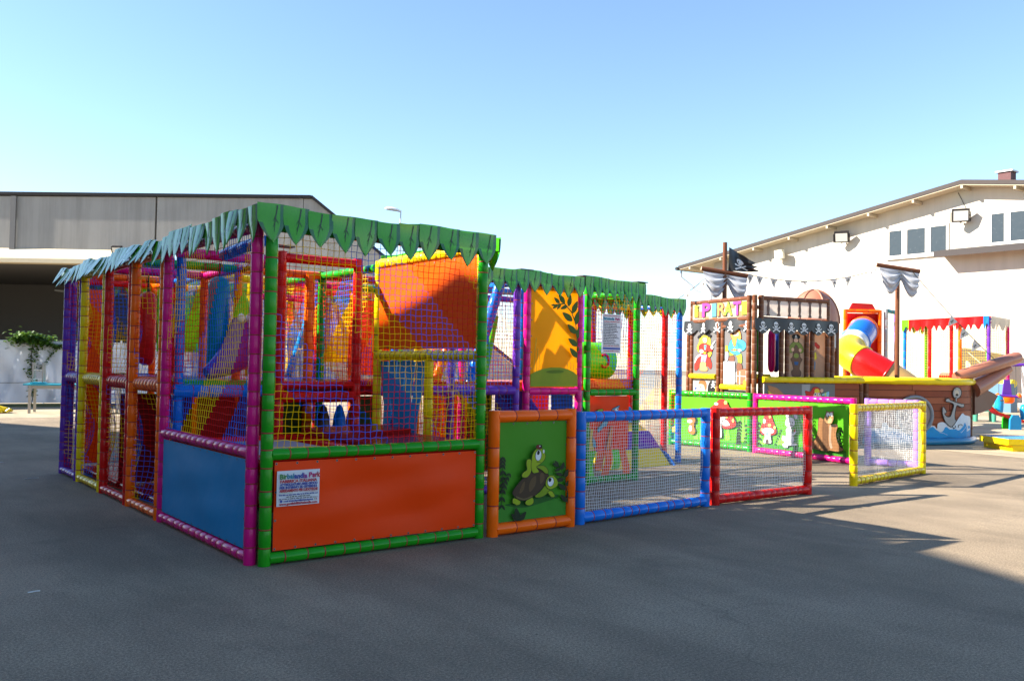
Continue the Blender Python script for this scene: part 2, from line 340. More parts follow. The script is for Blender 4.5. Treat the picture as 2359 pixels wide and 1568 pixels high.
# ================================================================== SETTING
def ground_mat(name, c0, c1, c2, speck=.5):
    m = bpy.data.materials.new(name); m.use_nodes = True; n = m.node_tree; L = n.links; b = n.nodes['Principled BSDF']
    tc = n.nodes.new('ShaderNodeTexCoord')
    def noise(sc, det, rough=.6, stretch=None):
        t = n.nodes.new('ShaderNodeTexNoise'); t.inputs['Scale'].default_value = sc; t.inputs['Detail'].default_value = det; t.inputs['Roughness'].default_value = rough
        if stretch:
            mp = n.nodes.new('ShaderNodeMapping'); mp.inputs['Scale'].default_value = stretch; L.new(tc.outputs['Object'], mp.inputs[0]); L.new(mp.outputs[0], t.inputs['Vector'])
        else: L.new(tc.outputs['Object'], t.inputs['Vector'])
        return t.outputs['Fac']
    def ramp(fac, p0, p1, a, bb):
        r = n.nodes.new('ShaderNodeValToRGB'); r.color_ramp.elements[0].position = p0; r.color_ramp.elements[1].position = p1
        r.color_ramp.elements[0].color = a; r.color_ramp.elements[1].color = bb; L.new(fac, r.inputs[0]); return r.outputs[0]
    def mixc(kind, fac, a, bb):
        x = n.nodes.new('ShaderNodeMix'); x.data_type = 'RGBA'; x.blend_type = kind
        if hasattr(fac, 'links'): L.new(fac, x.inputs[0])
        else: x.inputs[0].default_value = fac
        L.new(a, x.inputs[6]); L.new(bb, x.inputs[7]); return x.outputs[2]
    g = lambda c: (c[0], c[1], c[2], 1)
    big = ramp(noise(.22, 6), .35, .68, g(c0), g(c1))
    st = ramp(noise(1.3, 7, .65, (1, .35, 1)), .40, .62, (.78, .78, .78, 1), (1.06, 1.06, 1.05, 1))
    col = mixc('MULTIPLY', 1.0, big, st)
    sp = ramp(noise(150, 3, .7), .40, .66, (.62, .62, .62, 1), (1.35, 1.34, 1.30, 1))
    col = mixc('MULTIPLY', speck, col, sp)
    sp2 = ramp(noise(62, 4, .8), .40, .62, (.60, .60, .60, 1), (1.36, 1.36, 1.34, 1))
    col = mixc('MULTIPLY', speck, col, sp2)
    dk = ramp(noise(.7, 9, .75), .56, .70, (1, 1, 1, 1), g(c2)); col = mixc('MULTIPLY', .8, col, dk)
    ld = ramp(noise(2.6, 8, .7, (.5, 1, 1)), .60, .70, (1, 1, 1, 1), (1.16, 1.15, 1.13, 1)); col = mixc('MULTIPLY', 1.0, col, ld)
    vc = n.nodes.new('ShaderNodeTexVoronoi'); vc.feature = 'DISTANCE_TO_EDGE'; vc.inputs['Scale'].default_value = .23
    wp = n.nodes.new('ShaderNodeTexNoise'); wp.inputs['Scale'].default_value = 1.1; wp.inputs['Detail'].default_value = 6; L.new(tc.outputs['Object'], wp.inputs['Vector'])
    av = n.nodes.new('ShaderNodeMix'); av.data_type = 'VECTOR'; av.inputs[0].default_value = .12; L.new(tc.outputs['Object'], av.inputs[4]); sc_ = n.nodes.new('ShaderNodeVectorMath'); sc_.operation = 'SCALE'; sc_.inputs['Scale'].default_value = 9; L.new(wp.outputs['Color'], sc_.inputs[0]); L.new(sc_.outputs[0], av.inputs[5]); L.new(av.outputs[1], vc.inputs['Vector'])
    ck = ramp(vc.outputs['Distance'], .0012, .0045, (.80, .80, .80, 1), (1, 1, 1, 1)); ckm = ramp(noise(.5, 3), .52, .58, (0, 0, 0, 1), (1, 1, 1, 1)); x_ = n.nodes.new('ShaderNodeMix'); x_.data_type = 'RGBA'; x_.blend_type = 'MULTIPLY'; L.new(ckm, x_.inputs[0]); L.new(col, x_.inputs[6]); L.new(ck, x_.inputs[7]); col = x_.outputs[2]
    # sparse pale scuffs and dark spots
    vo = n.nodes.new('ShaderNodeTexVoronoi'); vo.inputs['Scale'].default_value = 2.6; L.new(tc.outputs['Object'], vo.inputs['Vector'])
    wsp = ramp(vo.outputs['Distance'], .012, .03, (0.25, .25, .25, 1), (1, 1, 1, 1)); col = mixc('MULTIPLY', .8, col, wsp)
    L.new(col, b.inputs['Base Color'])
    b.inputs['Roughness'].default_value = .85; b.inputs['Specular IOR Level'].default_value = .3
    bp = n.nodes.new('ShaderNodeBump'); bp.inputs['Strength'].default_value = .35; bp.inputs['Distance'].default_value = .008
    L.new(noise(120, 4, .7), bp.inputs['Height']); L.new(bp.outputs[0], b.inputs['Normal'])
    return m
ASPH = ground_mat('worn_asphalt', (.222, .168, .112), (.370, .286, .198), (.70, .70, .71), .85)
CONC = ground_mat('yard_concrete', (.38, .30, .20), (.47, .38, .26), (.86, .85, .84), .3)
b = MB(); b.grid(lambda u, v: V(-300 + 700 * u, -250 + 700 * v, 0), 40, 40, smooth=False); b.build('ground', ASPH, kind='structure')
def edge(v): y = -40 + 160 * v; return 17.05 + .12 * math.sin(y * .9) + (.012 * (y - 8) ** 2 if False else 0)
b = MB(); b.grid(lambda u, v: V(edge(v) + (150 - edge(v)) * u, -40 + 160 * v, .004), 2, 160, smooth=False); b.build('concrete_yard', CONC, kind='structure')
b = MB(); b.grid(lambda u, v: V(-40 + 56.8 * u, 24.2 - .35 * (-40 + 56.8 * u - 4) * .3 + 40 * v, .004), 10, 10, smooth=False); b.build('concrete_apron', CONC, kind='structure')
# small litter marks on the asphalt
def scrap(x, y, l, a, c):
    q = MB(); pts = []
    for i in range(9):
        t = i / 8; pts.append(V(x + l * t * math.cos(a) + .02 * math.sin(t * 9), y + l * t * math.sin(a), .006))
    q.loft(pts, [.0045] * 9, 5, 0); return q
for i, (x, y, l, a, lab) in enumerate([(2.05, 12.15, .16, .3, 'small white plastic tie lying left of the purple post'),
                                       (1.98, 14.2, .13, .1, 'tiny pale tie lying farther left on the shaded asphalt'),
                                       (1.10, 6.3, .06, .2, 'tiny white scrap lying in the left foreground')]):
    scrap(x, y, l, a, 0).build('plastic_tie', mat('scrap_white', (.55, .55, .55), .6, 0, 0), label=lab, cat='litter', group='scraps on the asphalt', org=(x, y, 0))

# ---- shading warehouse outside the frame on the left (its gable shadow lies across the yard)
CONCW = mat('concrete_panel', (.42, .41, .39), .85, 0, .12, .15, 30, 1.2)
DARKR = mat('dark_roof_trim', (.022, .02, .02), .5, 0, .1, spec=.2)
t = thing('gabled_warehouse', 'tall gabled warehouse outside the left edge, shading the near yard', 'building', (-12, 14, 0))
gp = [(-6, 0), (36, 0), (36, 8.0), (30.5, 8.56), (28, 9.81), (16.7, 11.52), (15.4, 11.92), (13.3, 11.40), (-6, 6.0)]
part('wall', lambda b: b.prism([(-8, y, z) for y, z in gp], (-20, 0, 0)), CONCW, t)
part('roof', lambda b: b.prism([(-8.4, y, z + .01) for y, z in gp[2:]] + [(-8.4, y, z + .03) for y, z in gp[:1:-1]], (-20, 0, 0)), DARKR, t)

# ---- grey concrete warehouse, left background
e = V(.785, -.62, 0).normalized(); nW = V(-e.y, e.x, 0) * -1; nW = V(-.62, -.785, 0).normalized(); W0 = V(7.12, 51.45, 0)
def WP(s, z, d=0): return W0 + e * s + nW * d + V(0, 0, z)
t = thing('concrete_warehouse', 'grey concrete panel warehouse with dark open front at the left', 'building', W0)
PAN = mat('weathered_concrete_panel', (.30, .285, .26), .9, 0, .14, .2, 8, .8, streak=.22)
tops = [(-14, 9.62), (-7.0, 9.62), (.75, 9.66), (8.0, 9.74), (15.55, 9.8)]
for i in range(4):
    (s0, z0), (s1, z1) = tops[i], tops[i + 1]
    part('panel', lambda b: b.prism([WP(s0 + .05, 6.9), WP(s1 - .05, 6.9), WP(s1 - .05, z1), WP(s0 + .05, z0)], nW * -.25), PAN, t)
part('panel', lambda b: b.prism([WP(15.53, 0), WP(27, 0), WP(27, 1.0), WP(16.1, 9.78), WP(15.53, 9.78)], nW * -.25), PAN, t)
part('panel', lambda b: b.prism([WP(9.5, 0), WP(15.5, 0), WP(15.5, 6.85), WP(9.5, 6.85)], nW * -.25), PAN, t)
part('joint_cover', lambda b: b.prism([WP(.62, 6.9, .02), WP(.88, 6.9, .02), WP(.88, 9.66, .02), WP(.62, 9.66, .02)], nW * .1), mat('joint_grey', (.15, .145, .14), .8), t)
part('roof_trim', lambda b: (b.prism([WP(-14, 9.63, .12), WP(15.9, 9.83, .12), WP(15.9, 9.98, .12), WP(-14, 9.78, .12)], nW * -20),
                             b.prism([WP(15.95, 9.80, .12), WP(27.2, .9, .12), WP(27.2, 1.1, .12), WP(15.95, 9.99, .12)], nW * -20)), DARKR, t)
HOODM = mat('cream_hood', (.60, .50, .33), .7, 0, .1)
part('hood', lambda b: (b.prism([WP(-14, 7.0, .02), WP(-14, 6.42, .75), WP(-14, 6.2, .75), WP(-14, 6.2, .02)], e * 20.1)), HOODM, t)
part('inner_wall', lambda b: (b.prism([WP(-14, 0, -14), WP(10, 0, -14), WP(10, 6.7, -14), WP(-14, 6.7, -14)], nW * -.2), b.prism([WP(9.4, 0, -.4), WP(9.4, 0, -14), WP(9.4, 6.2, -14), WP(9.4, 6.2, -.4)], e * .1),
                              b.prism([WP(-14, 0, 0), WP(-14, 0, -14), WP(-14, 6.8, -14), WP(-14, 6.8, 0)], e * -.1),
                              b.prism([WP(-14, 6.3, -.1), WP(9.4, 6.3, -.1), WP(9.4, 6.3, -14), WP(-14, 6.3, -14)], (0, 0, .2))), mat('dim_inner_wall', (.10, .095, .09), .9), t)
for s_ in (-.2, 2.2): part('beam', lambda b: b.prism([WP(s_, 5.4, -6), WP(s_ + 3.0, 5.1, -6), WP(s_ + 3.0, 5.0, -6), WP(s_, 5.3, -6)], nW * -.1), mat('beam_grey', (.16, .16, .16), .7), t)
def flood(b, c, d, s=.4):                                          # floodlight head c facing d
    d = Vector(d).normalized(); x = d.cross(V(0, 0, 1)).normalized(); y = x.cross(d)
    M = Matrix(((x.x, d.x, y.x, 0), (x.y, d.y, y.y, 0), (x.z, d.z, y.z, 0), (0, 0, 0, 1)))
    return M
def floodlight(parent, c, d, s, frame_m, name='floodlight'):
    M = flood(None, c, d)
    b = MB(); b.box(c, (s, s * .35, s * .8), M=M)
    for sx in (-1, 1): b.box(Vector(c) + (M @ V(sx * s * .55, 0, -.1 * s)), (s * .05, s * .2, s * .6), M=M)
    o = b.build(name, [frame_m], parent)
    dd = Vector(d).normalized()
    q = MB(); q.box(Vector(c) + dd * (s * .18), (s * .82, s * .03, s * .62), M=M); q.build('lamp_glass', mat('lamp_glass', (.62, .62, .58), .12, 0, 0, spec=.8), o)
    q = MB(); q.box(Vector(c) - dd * (s * .3) + V(0, 0, -s * .45), (s * .12, s * .5, s * .1), M=M); q.build('bracket', mat('bracket_grey', (.35, .35, .34), .5), o)
    return o
floodlight(t, WP(6.3, 6.95, .5), nW + V(0, 0, -.5), .5, DARKR)

# ---- white tarpaulin fence with vine
t = thing('tarpaulin_fence', 'white wrinkled tarpaulin fence along the left back of the yard', 'fence', (3, 29.6, 0))
a0, a1 = V(1.2, 29.9, 0), V(9.6, 29.0, 0); en = (a1 - a0).normalized(); nn = V(-en.y, en.x, 0) * -1
def tarp(u, v):
    fold = .05 * math.sin(u * 46 + v * 3.0) * (1 - v) * .8 + .06 * math.sin(u * 23 + 4 * (1 - v)) + .03 * math.sin(u * 70 + v * 9)
    return a0 + (a1 - a0) * u + V(0, 0, .12 + 1.9 * v - .05 * abs(math.sin(u * 14)) * v) + nn * (fold * (.4 + .6 * math.sin(math.pi * v)) + .10 * math.exp(-((v - .45 - .5 * math.sin(u * 31)) / .1) ** 2) * .5)
b = MB(); b.sheet(tarp, 110, 18, .006, -nn); b.build('tarpaulin', mat('white_tarpaulin', (.62, .64, .68), .45, .25, .08, .2, 3, 1.0), t)
part('base_kerb', lambda b: b.box((a0 + a1) / 2 + V(0, 0, .05) + nn * .02, ((a1 - a0).length, .14, .10), math.atan2(en.y, en.x)), mat('mossy_kerb', (.10, .11, .05), .9), t)
for k in range(5):
    q = a0 + (a1 - a0) * (k / 4) - nn * .1; part('post', lambda b: b.loft([q, q + V(0, 0, 2.05)], .03, 8), mat('galvanised', (.45, .46, .47), .45, metal=.6), t)
part('rope', lambda b: b.loft([tarp(i / 60, .32) + nn * .02 for i in range(61)], .006, 4), mat('rope_dark', (.05, .05, .05), .8), t)
LEAFM = [mat('vine_leaf_a', (.10, .20, .02), .5, .35, .25), mat('vine_leaf_b', (.05, .12, .015), .5, .3, .25), mat('vine_leaf_c', (.16, .27, .03), .5, .4, .2)]
t = thing('climbing_vine', 'green climbing vine hanging over the white tarpaulin', 'vine', (5.3, 29.4, 0))
vb = MB(); rn = random.Random(3)
def vleaf(c, s):
    a = rn.uniform(0, 6.28); tl = rn.uniform(-.9, .5); M = Matrix.Rotation(a, 3, 'Z') @ Matrix.Rotation(tl, 3, 'X')
    q = [(0, 0, 0), (.45, .3, .08), (.35, .75, .02), (0, 1, -.1), (-.35, .75, .02), (-.45, .3, .08)]
    vb.add([c + M @ (V(*p) * s) for p in q], [(0, 1, 2, 3), (0, 3, 4, 5)], rn.choice((0, 0, 1, 1, 2)))
base = a0 + (a1 - a0) * .447
for i in range(1000):
    c = base + en * rn.gauss(.05, .27) + nn * rn.uniform(-.15, .28) + V(0, 0, 1.98 + rn.gauss(.06, .09)); c.z += -.25 * abs((c - base).dot(en)) * rn.random(); vleaf(c, rn.uniform(.07, .13))
for i in range(420):
    h = rn.random(); c = base + en * (.12 + rn.gauss(0, .05 + .04 * h) + .05 * math.sin(h * 9)) + nn * rn.uniform(.06, .16) + V(0, 0, .3 + 1.7 * h); vleaf(c, rn.uniform(.05, .10))
for i in range(260):
    h = rn.random(); c = base + en * (.35 + h * .9 + rn.gauss(0, .05)) + nn * rn.uniform(.05, .2) + V(0, 0, 2.02 - .5 * math.sin(h * 3) * .3 - rn.random() * .12); vleaf(c, rn.uniform(.06, .11))
for i in range(130):
    h = rn.random(); c = base + en * (.75 - h * .45 + rn.gauss(0, .03)) + nn * .1 + V(0, 0, 1.85 - .75 * h); vleaf(c, rn.uniform(.05, .08))
vb.build('foliage', LEAFM, t, kind='stuff')
part('stem', lambda b: (b.loft([base + en * (.12 + .05 * math.sin(i * .7)) + nn * .1 + V(0, 0, .1 + .2 * i) for i in range(11)], .012, 5), b.loft([base + en * (-.6 + .25 * i) + nn * .06 + V(0, 0, 2.02 + .03 * math.sin(i)) for i in range(9)], .01, 5)), mat('vine_stem', (.10, .07, .04), .8), t)

# ---- steel-legged table with an upturned stool on it
t = thing('trestle_table', 'turquoise topped table with thin steel legs by the tarpaulin', 'table', (4.7, 26.2, 0))
TQ = mat('turquoise_top', (.03, .36, .46), .4, 0, .1); STL = mat('tube_steel', (.42, .38, .32), .4, 0, .1, metal=.3)
tb = V(4.42, 26.1, 0); te = V(.93, -.36, 0).normalized(); tn = V(.36, .93, 0).normalized()
part('table_top', lambda b: b.prism([tb + V(0, 0, .74) - te * .14, tb + te * 2.3 + V(0, 0, .74), tb + te * 2.3 + tn * .75 + V(0, 0, .74), tb + tn * .75 - te * .14 + V(0, 0, .74)], (0, 0, .04)), TQ, t)
part('apron_rail', lambda b: b.prism([tb + tn * .05 + V(0, 0, .65), tb + te * 2.2 + tn * .05 + V(0, 0, .65), tb + te * 2.2 + tn * .05 + V(0, 0, .735), tb + tn * .05 + V(0, 0, .735)], tn * .03), STL, t)
for s_, n_ in ((0.02, .04), (.02, .68), (2.15, .04), (2.15, .68)):
    part('leg', lambda b: b.box(tb + te * s_ + tn * n_ + V(0, 0, .37), (.06, .06, .74), -.37), STL, t)
t = thing('upturned_stool', 'small stool turned upside down on the turquoise table', 'stool', tb + te * .2 + tn * .3 + V(0, 0, .78))
st0 = tb + te * .18 + tn * .25 + V(0, 0, .785)
part('seat', lambda b: b.box(st0 + V(0, 0, .02), (.34, .34, .035), -.37), TQ, t)
for s_, n_ in ((-.12, -.12), (-.12, .12), (.12, -.12), (.12, .12)):
    part('leg', lambda b: b.box(st0 + te * s_ + tn * n_ + V(0, 0, .30), (.035, .035, .53), -.37), STL, t)
part('stretcher', lambda b: (b.box(st0 + tn * -.12 + V(0, 0, .36), (.24, .02, .02), -.37), b.box(st0 + tn * -.12 + V(0, 0, .12), (.24, .02, .02), -.37)), mat('pale_plastic', (.7, .7, .66), .5), t)
t = thing('yellow_inflatable', 'crumpled yellow vinyl toy lying at the far left edge', 'toy', (3.2, 26.4, 0))
def lump(u, v):
    a = 2 * math.pi * u; r = .42 * (1 - v * v) ** .5 if v < 1 else .0; r *= 1 + .18 * math.sin(3 * a + 4 * v) + .08 * math.sin(7 * a)
    return V(3.42 + r * math.cos(a) * 1.5, 26.6 + r * math.sin(a), .02 + .2 * v * (1 + .2 * math.sin(5 * a)))
part('body', lambda b: b.grid(lump, 28, 7), pad('yellow'), t)
part('valve', lambda b: b.loft([(3.95, 26.25, .05), (4.02, 26.2, .14)], [.04, .025], 8), pad('lyellow'), t)

# ---- street lamp far behind
t = thing('street_lamp', 'white street lamp rising behind the grey warehouse', 'lamp', (30.95, 51.7, 0))
part('pole', lambda b: b.loft([(30.95, 51.68, 0), (30.95, 51.68, 6), (30.95, 51.68, 11.9)], [.10, .07, .05], 10), mat('galvanised', (.45, .46, .47), .45, metal=.6), t)
part('lamp_head', lambda b: b.loft([V(30.99, 51.65, 11.78), V(30.8, 51.8, 11.9), V(30.5, 52.03, 11.98), V(30.22, 52.25, 12.02), V(30.1, 52.35, 12.0)], [.07, .17, .22, .2, .05], 12, sq=.6), mat('lamp_white', (.75, .75, .75), .3), t)

# ---- white gabled building, right background
XB = 43.0
WHT = mat('white_render', (.52, .475, .40), .85, 0, .06, .12, 5, .5, streak=.12)
t = thing('white_building', 'white rendered hall with shallow gable roof at the right', 'building', (XB, 20, 0))
RY, RZ = 19.35, 10.40; EY, EZ = 36.7, 7.66; NY, NZ = 2.0, 7.66
def roofz(y): return RZ - (abs(y - RY)) * (RZ - EZ) / (EY - RY)
wy1 = 34.6
part('wall', lambda b: b.prism([(XB, wy1, 0), (XB, 5.0, 0), (XB, 5.0, roofz(5)), (XB, RY, RZ), (XB, wy1, roofz(wy1))], (25, 0, 0)), WHT, t)
rf = part('roof', lambda b: (b.prism([(XB - .9, RY, RZ + .02), (XB - .9, RY, RZ + .22), (XB - .9, EY, EZ + .22), (XB - .9, EY, EZ + .02)], (27, 0, 0)),
                             b.prism([(XB - .9, RY, RZ + .02), (XB - .9, NY, NZ + .02), (XB - .9, NY, NZ + .22), (XB - .9, RY, RZ + .22)], (27, 0, 0))), mat('brown_roof_edge', (.055, .045, .042), .7, spec=.2), t)
part('soffit', lambda b: (b.prism([(XB - .88, RY, RZ - .03), (XB - .88, RY, RZ), (XB - .88, EY - .05, EZ), (XB - .88, EY - .05, EZ - .03)], (.86, 0, 0)),
                          b.prism([(XB - .88, RY, RZ - .03), (XB - .88, NY, NZ - .03), (XB - .88, NY, NZ), (XB - .88, RY, RZ)], (.86, 0, 0)),
                          b.prism([(XB, wy1 + .01, roofz(wy1) - .03), (XB, EY - .05, EZ - .03), (XB, EY - .05, EZ), (XB, wy1 + .01, roofz(wy1))], (24, 0, 0))), mat('cream_soffit', (.42, .36, .26), .8), rf)
for k in range(11):
    y = RY + (k - 3) * 2.35 if k != 3 else RY
    if k < 1: continue
    if not (NY < y < EY - .6): continue
    part('rafter_end', lambda b: b.box((XB - .44, y, roofz(y) - .12), (.86, .11, .14)), mat('cream_soffit', (.42, .36, .26), .8), rf)
part('gutter', lambda b: b.loft([(XB - 1.0, EY + .05, EZ + .05), (XB + 20, EY + .05, EZ + .05)], .11, 8), DARKR, rf)
part('downpipe', lambda b: b.loft([(XB - .7, EY - .1, EZ - .1), (XB - .7, EY - .1, EZ - .5), (XB - .3, wy1 + 1, EZ - 1.35), (XB - .1, wy1 + .12, EZ - 1.6), (XB - .1, wy1 + .12, 0)], .06, 8), mat('grey_pipe', (.32, .33, .36), .5), t)
ch = part('chimney', lambda b: b.box((XB + 3, 18.92, 11.1), (.6, .6, .7)), mat('red_chimney', (.11, .045, .045), .8), rf)
part('chimney_cap', lambda b: b.box((XB + 3, 18.92, 11.49), (.76, .80, .07)), mat('pale_cap', (.7, .68, .66), .7), ch)
GLS = mat('grey_window_glass', (.030, .042, .052), .25, 0, .05, spec=.35); FRM = mat('white_window_frame', (.62, .58, .52), .5)
def window(y0, y1, z0, z1, splits):
    ys = [y0] + splits + [y1]
    w = part('window', lambda b: (b.bbox(XB - .05, XB - .005, y0 - .12, y1 + .12, z0 - .12, z0), b.bbox(XB - .05, XB - .005, y0 - .12, y1 + .12, z1, z1 + .12),
                                  b.bbox(XB - .05, XB - .005, y0 - .12, y0, z0, z1), b.bbox(XB - .05, XB - .005, y1, y1 + .12, z0, z1),
                                  [b.bbox(XB - .05, XB - .005, q - .14, q + .14, z0, z1) for q in splits]), FRM, t)
    part('sill', lambda b: b.bbox(XB - .12, XB - .004, y0 - .15, y1 + .15, z0 - .2, z0 - .125), mat('sill_stone', (.55, .52, .47), .8), w)
    for i in range(len(ys) - 1): part('pane', lambda b: b.bbox(XB - .03, XB - .012, ys[i] + (.14 if i else 0), ys[i + 1] - (.14 if i < len(ys) - 2 else 0), z0, z1), GLS, w)
window(20.45, 23.35, 7.42, 8.68, [21.35, 22.55])
window(14.6, 18.35, 7.62, 8.95, [15.6, 17.65])
part('canopy', lambda b: b.prism([(XB, 8, 7.20), (XB - 1.0, 8, 7.05), (XB - 1.0, 8, 7.32), (XB, 8, 7.5)], (0, 12.6, 0)), mat('grey_canopy', (.05, .043, .042), .7, spec=.2), t)
floodlight(t, (XB - .45, 29.62, 8.02), (-1, 0.3, -.1), .62, mat('cream_lamp_body', (.66, .62, .48), .5))
floodlight(t, (XB - .5, 25.75, 8.62), (-1, -.5, -.55), .72, DARKR)
floodlight(t, (XB - .5, 19.55, 9.0), (-1, -.5, -.35), .76, DARKR)
part('cable', lambda b: b.loft([(XB - .02, 19.9, RZ - .2), (XB - .03, 19.75, 9.9), (XB - .05, 19.35, 9.0)], .012, 5), HOLE, t)
part('base_kerb', lambda b: b.bbox(XB - .35, XB - .005, 5, wy1, 0, .22), mat('base_concrete', (.32, .31, .29), .9), t)
# ================================================================== PLAY STRUCTURE
ps = thing('soft_play_structure', 'large multicoloured padded soft play frame with nets and leaf valance', 'playground', (2.58, 6.2, 0))
def frame(par, A, B, z0, z1, col, rails, step=.14, r=.047, name_post='post', posts=(1, 1), rcol=None):
    A, B = V(A[0], A[1], 0), V(B[0], B[1], 0); e = (B - A).normalized()
    if posts[0]: post(par, A, z0, z1, col, r, step)
    if posts[1]: post(par, B, z0, z1, col, r, step)
    for z in rails: rail(par, A + e * .03 + V(0, 0, z), B - e * .03 + V(0, 0, z), rcol or col, r * .96, step)
X0, Y0 = 2.55, 6.20
# front green bay
frame(ps, (2.62, Y0), (4.56, Y0), .0, 2.56, 'green', (.052, .81, 2.5))
fp = panel(ps, (2.675, Y0 - .02), (4.505, Y0 - .02),   .105, .755, 'dorange', .12, wr=.011)
net(ps, (2.66, Y0), (4.52, Y0), .86, 2.47, cell=.052, sag=.02, band=10, off=0, lace=.035, jit=.006)
# pink side bay
frame(ps, (X0, 8.40), (X0, 6.30), .0, 2.56, 'pink', (.052, .82, 2.5))
panel(ps, (X0 - .02, 8.34), (X0 - .02, 6.36), .105, .765, 'sky', .12)
net(ps, (X0, 8.36), (X0, 6.34), .87, 2.47, cell=.052, sag=.10, band=10, off=16, flip=-1, lace=.035, jit=.006)
# far side bays
for y0, y1, c, off in ((8.50, 9.46, 'orange', 3), (9.56, 10.52, 'red', 15), (10.62, 11.64, 'yellow', 9), (11.74, 12.58, 'purple', 21)):
    frame(ps, (X0, y1), (X0, y0), .0, 2.56, c, (.052, 2.5))
    b = MB(); b.padded((X0 + .05, y1 - .03, 1.25), (X0 + .05, y0 + .03, 1.25), .075, 12, .10); b.build('rail', [pad(c), LASH], ps)
    net(ps, (X0, y1 - .04), (X0, y0 + .04), .10, 1.20, cell=.052, sag=.26, band=9, off=off)
    net(ps, (X0, y1 - .04), (X0, y0 + .04), 1.30, 2.47, cell=.052, sag=.22, band=9, off=off + 6)
    part('deck_pad', lambda b: b.cushion(X0 + .14, 3.58, y0 + .0, y1, 1.16, 1.30, .03), pad({'orange': 'green', 'red': 'navy', 'yellow': 'purple', 'purple': 'orange'}[c]), ps)
# right wall of the front block: orange sheet, strip curtain
XR = 4.62
for y in (6.30, 8.12): post(ps, (XR, y), 0, 2.57, 'yellow', .045, .2)
post(ps, (XR, 7.13), 0, 1.53, 'yellow', .047, .2)
for z, s_ in ((1.575, .10), (2.535, .13), (.05, .14)): rail(ps, (XR, 6.33, z), (XR, 8.09, z), 'yellow', .052 if z > 1 else .045, s_)
panel(ps, (XR - .02, 8.07), (XR - .02, 6.34), 1.64, 2.48, 'vermilion', .25, nrm=(-1, 0, 0), wr=.008)
net(ps, (XR, 7.10), (XR, 6.34), .10, 1.52, sag=.03, off=7)
for k in range(5):
    y = 8.02 - k * .175
    def strip(u, v): return V(XR + .02 + .05 * math.sin(v * 3 + k) * (1 - v), y - .075 + .15 * u * (.9 + .1 * v) + (.10 * (k - 1.5) * .3) * (1 - v), .80 + .72 * v)
    part('curtain_strip', lambda b: b.sheet(strip, 3, 10, .012, (1, 0, 0)), pad('sky'), ps)
# red inner frame behind the trampoline
frame(ps, (3.64, 8.36), (4.50, 8.36), 0, 2.60, 'red', (2.54,), step=.19, r=.052)
rail(ps, (3.66, 8.36, 1.14), (4.48, 8.36, 1.14), 'red', .06, .11); rail(ps, (3.66, 8.36, 1.26), (4.48, 8.36, 1.26), 'red', .04, .11)
rail(ps, (2.62, 8.40, 2.5), (3.6, 8.40, 2.5), 'pink', .05, .16); rail(ps, (2.62, 8.42, 1.20), (3.6, 8.42, 1.20), 'blue', .06, .16); post(ps, (2.68, 8.44), 0, 2.5, 'blue', .045, .16)
rail(ps, (2.72, 6.62, 2.44), (2.72, 7.46, 2.40), 'blue', .05, .2)
# platform pads of the trampoline block
RP = pad('red')
for nm, q in (('pad', (2.60, 4.56, 6.26, 6.42)), ('pad', (2.60, 4.56, 8.14, 8.32)), ('pad', (2.60, 2.74, 6.43, 8.13)), ('pad', (3.62, 3.76, 6.43, 8.13))):
    part(nm, lambda b: b.cushion(q[0], q[1], q[2], q[3], .64, .775, .035), RP, ps)
part('jumping_bed', lambda b: b.grid(lambda u, v: V(2.73 + .9 * u, 6.41 + 1.74 * v, .735 - .02 * math.sin(math.pi * u) * math.sin(math.pi * v)), 10, 10), mat('trampoline_fabric', (.30, .32, .36), .7, 0, .05, .1, 120), ps)
t = thing('wedge_mat', 'red wedge mat lying on the trampoline platform inside the front block', 'mat', (4.15, 7.3, .775))
def wedge(b):
    for y0, y1, z0, z1 in ((6.50, 7.28, .80, .84), (7.30, 8.10, .84, .92)):
        b.prism([(3.80, y0, .777), (4.54, y0, .777), (4.54, y0, z0 + .03), (3.80, y0, z0)], (0, y1 - y0, 0))
part('cushion', wedge, pad('dred'), t)

# ---- rear block --------------------------------------------------------------
YR = 8.22
frame(ps, (5.62, YR), (6.56, YR), 0, 2.57, 'purple', (.05,), step=.15)
rail(ps, (4.70, YR + .04, 1.20), (6.53, YR, 1.20), 'purple', .055, .13)
rail(ps, (4.70, YR + .04, 2.5), (6.53, YR, 2.5), 'purple', .045, .15)
net(ps, (4.70, YR + .05), (5.6, YR), .10, 1.15, off=4, band=10); net(ps, (5.64, YR), (6.53, YR), .10, 1.15, off=8, band=10)
net(ps, (4.70, YR + .05), (6.53, YR), 1.26, 2.45, off=10, band=14, sag=.25)
rail(ps, (6.05, 8.45, 1.27), (6.55, 8.55, 2.5), 'blue', .07, .16, name='leaning_tube'); rail(ps, (5.75, 8.75, 1.27), (6.35, 8.9, 2.45), 'orange', .06, .2, name='leaning_tube', lashed=False)
rail(ps, (6.35, 8.6, 1.27), (6.52, 8.6, 2.1), 'lime', .05, .2, name='leaning_tube', lashed=False)
frame(ps, (6.72, YR), (7.57, YR), 0, 2.57, 'pink', (.05, 1.19, 2.5), step=.15)
yp = panel(ps, (6.76, YR - .02), (7.53, YR - .02), 1.245, 2.47, 'amber', .6, wr=.004)
q = [(445, 215), (875, 250), (858, 1020), (440, 1010)]; OL = (.20, .29, .01); DG_ = (.035, .10, .008)
sh = [(OL, [(440, 915), (480, 893), (540, 874), (620, 863), (700, 866), (770, 880), (820, 902), (858, 930), (858, 1019), (440, 1009)]),
      ((.10, .17, .006), ell(655, 897, 80, 14))]
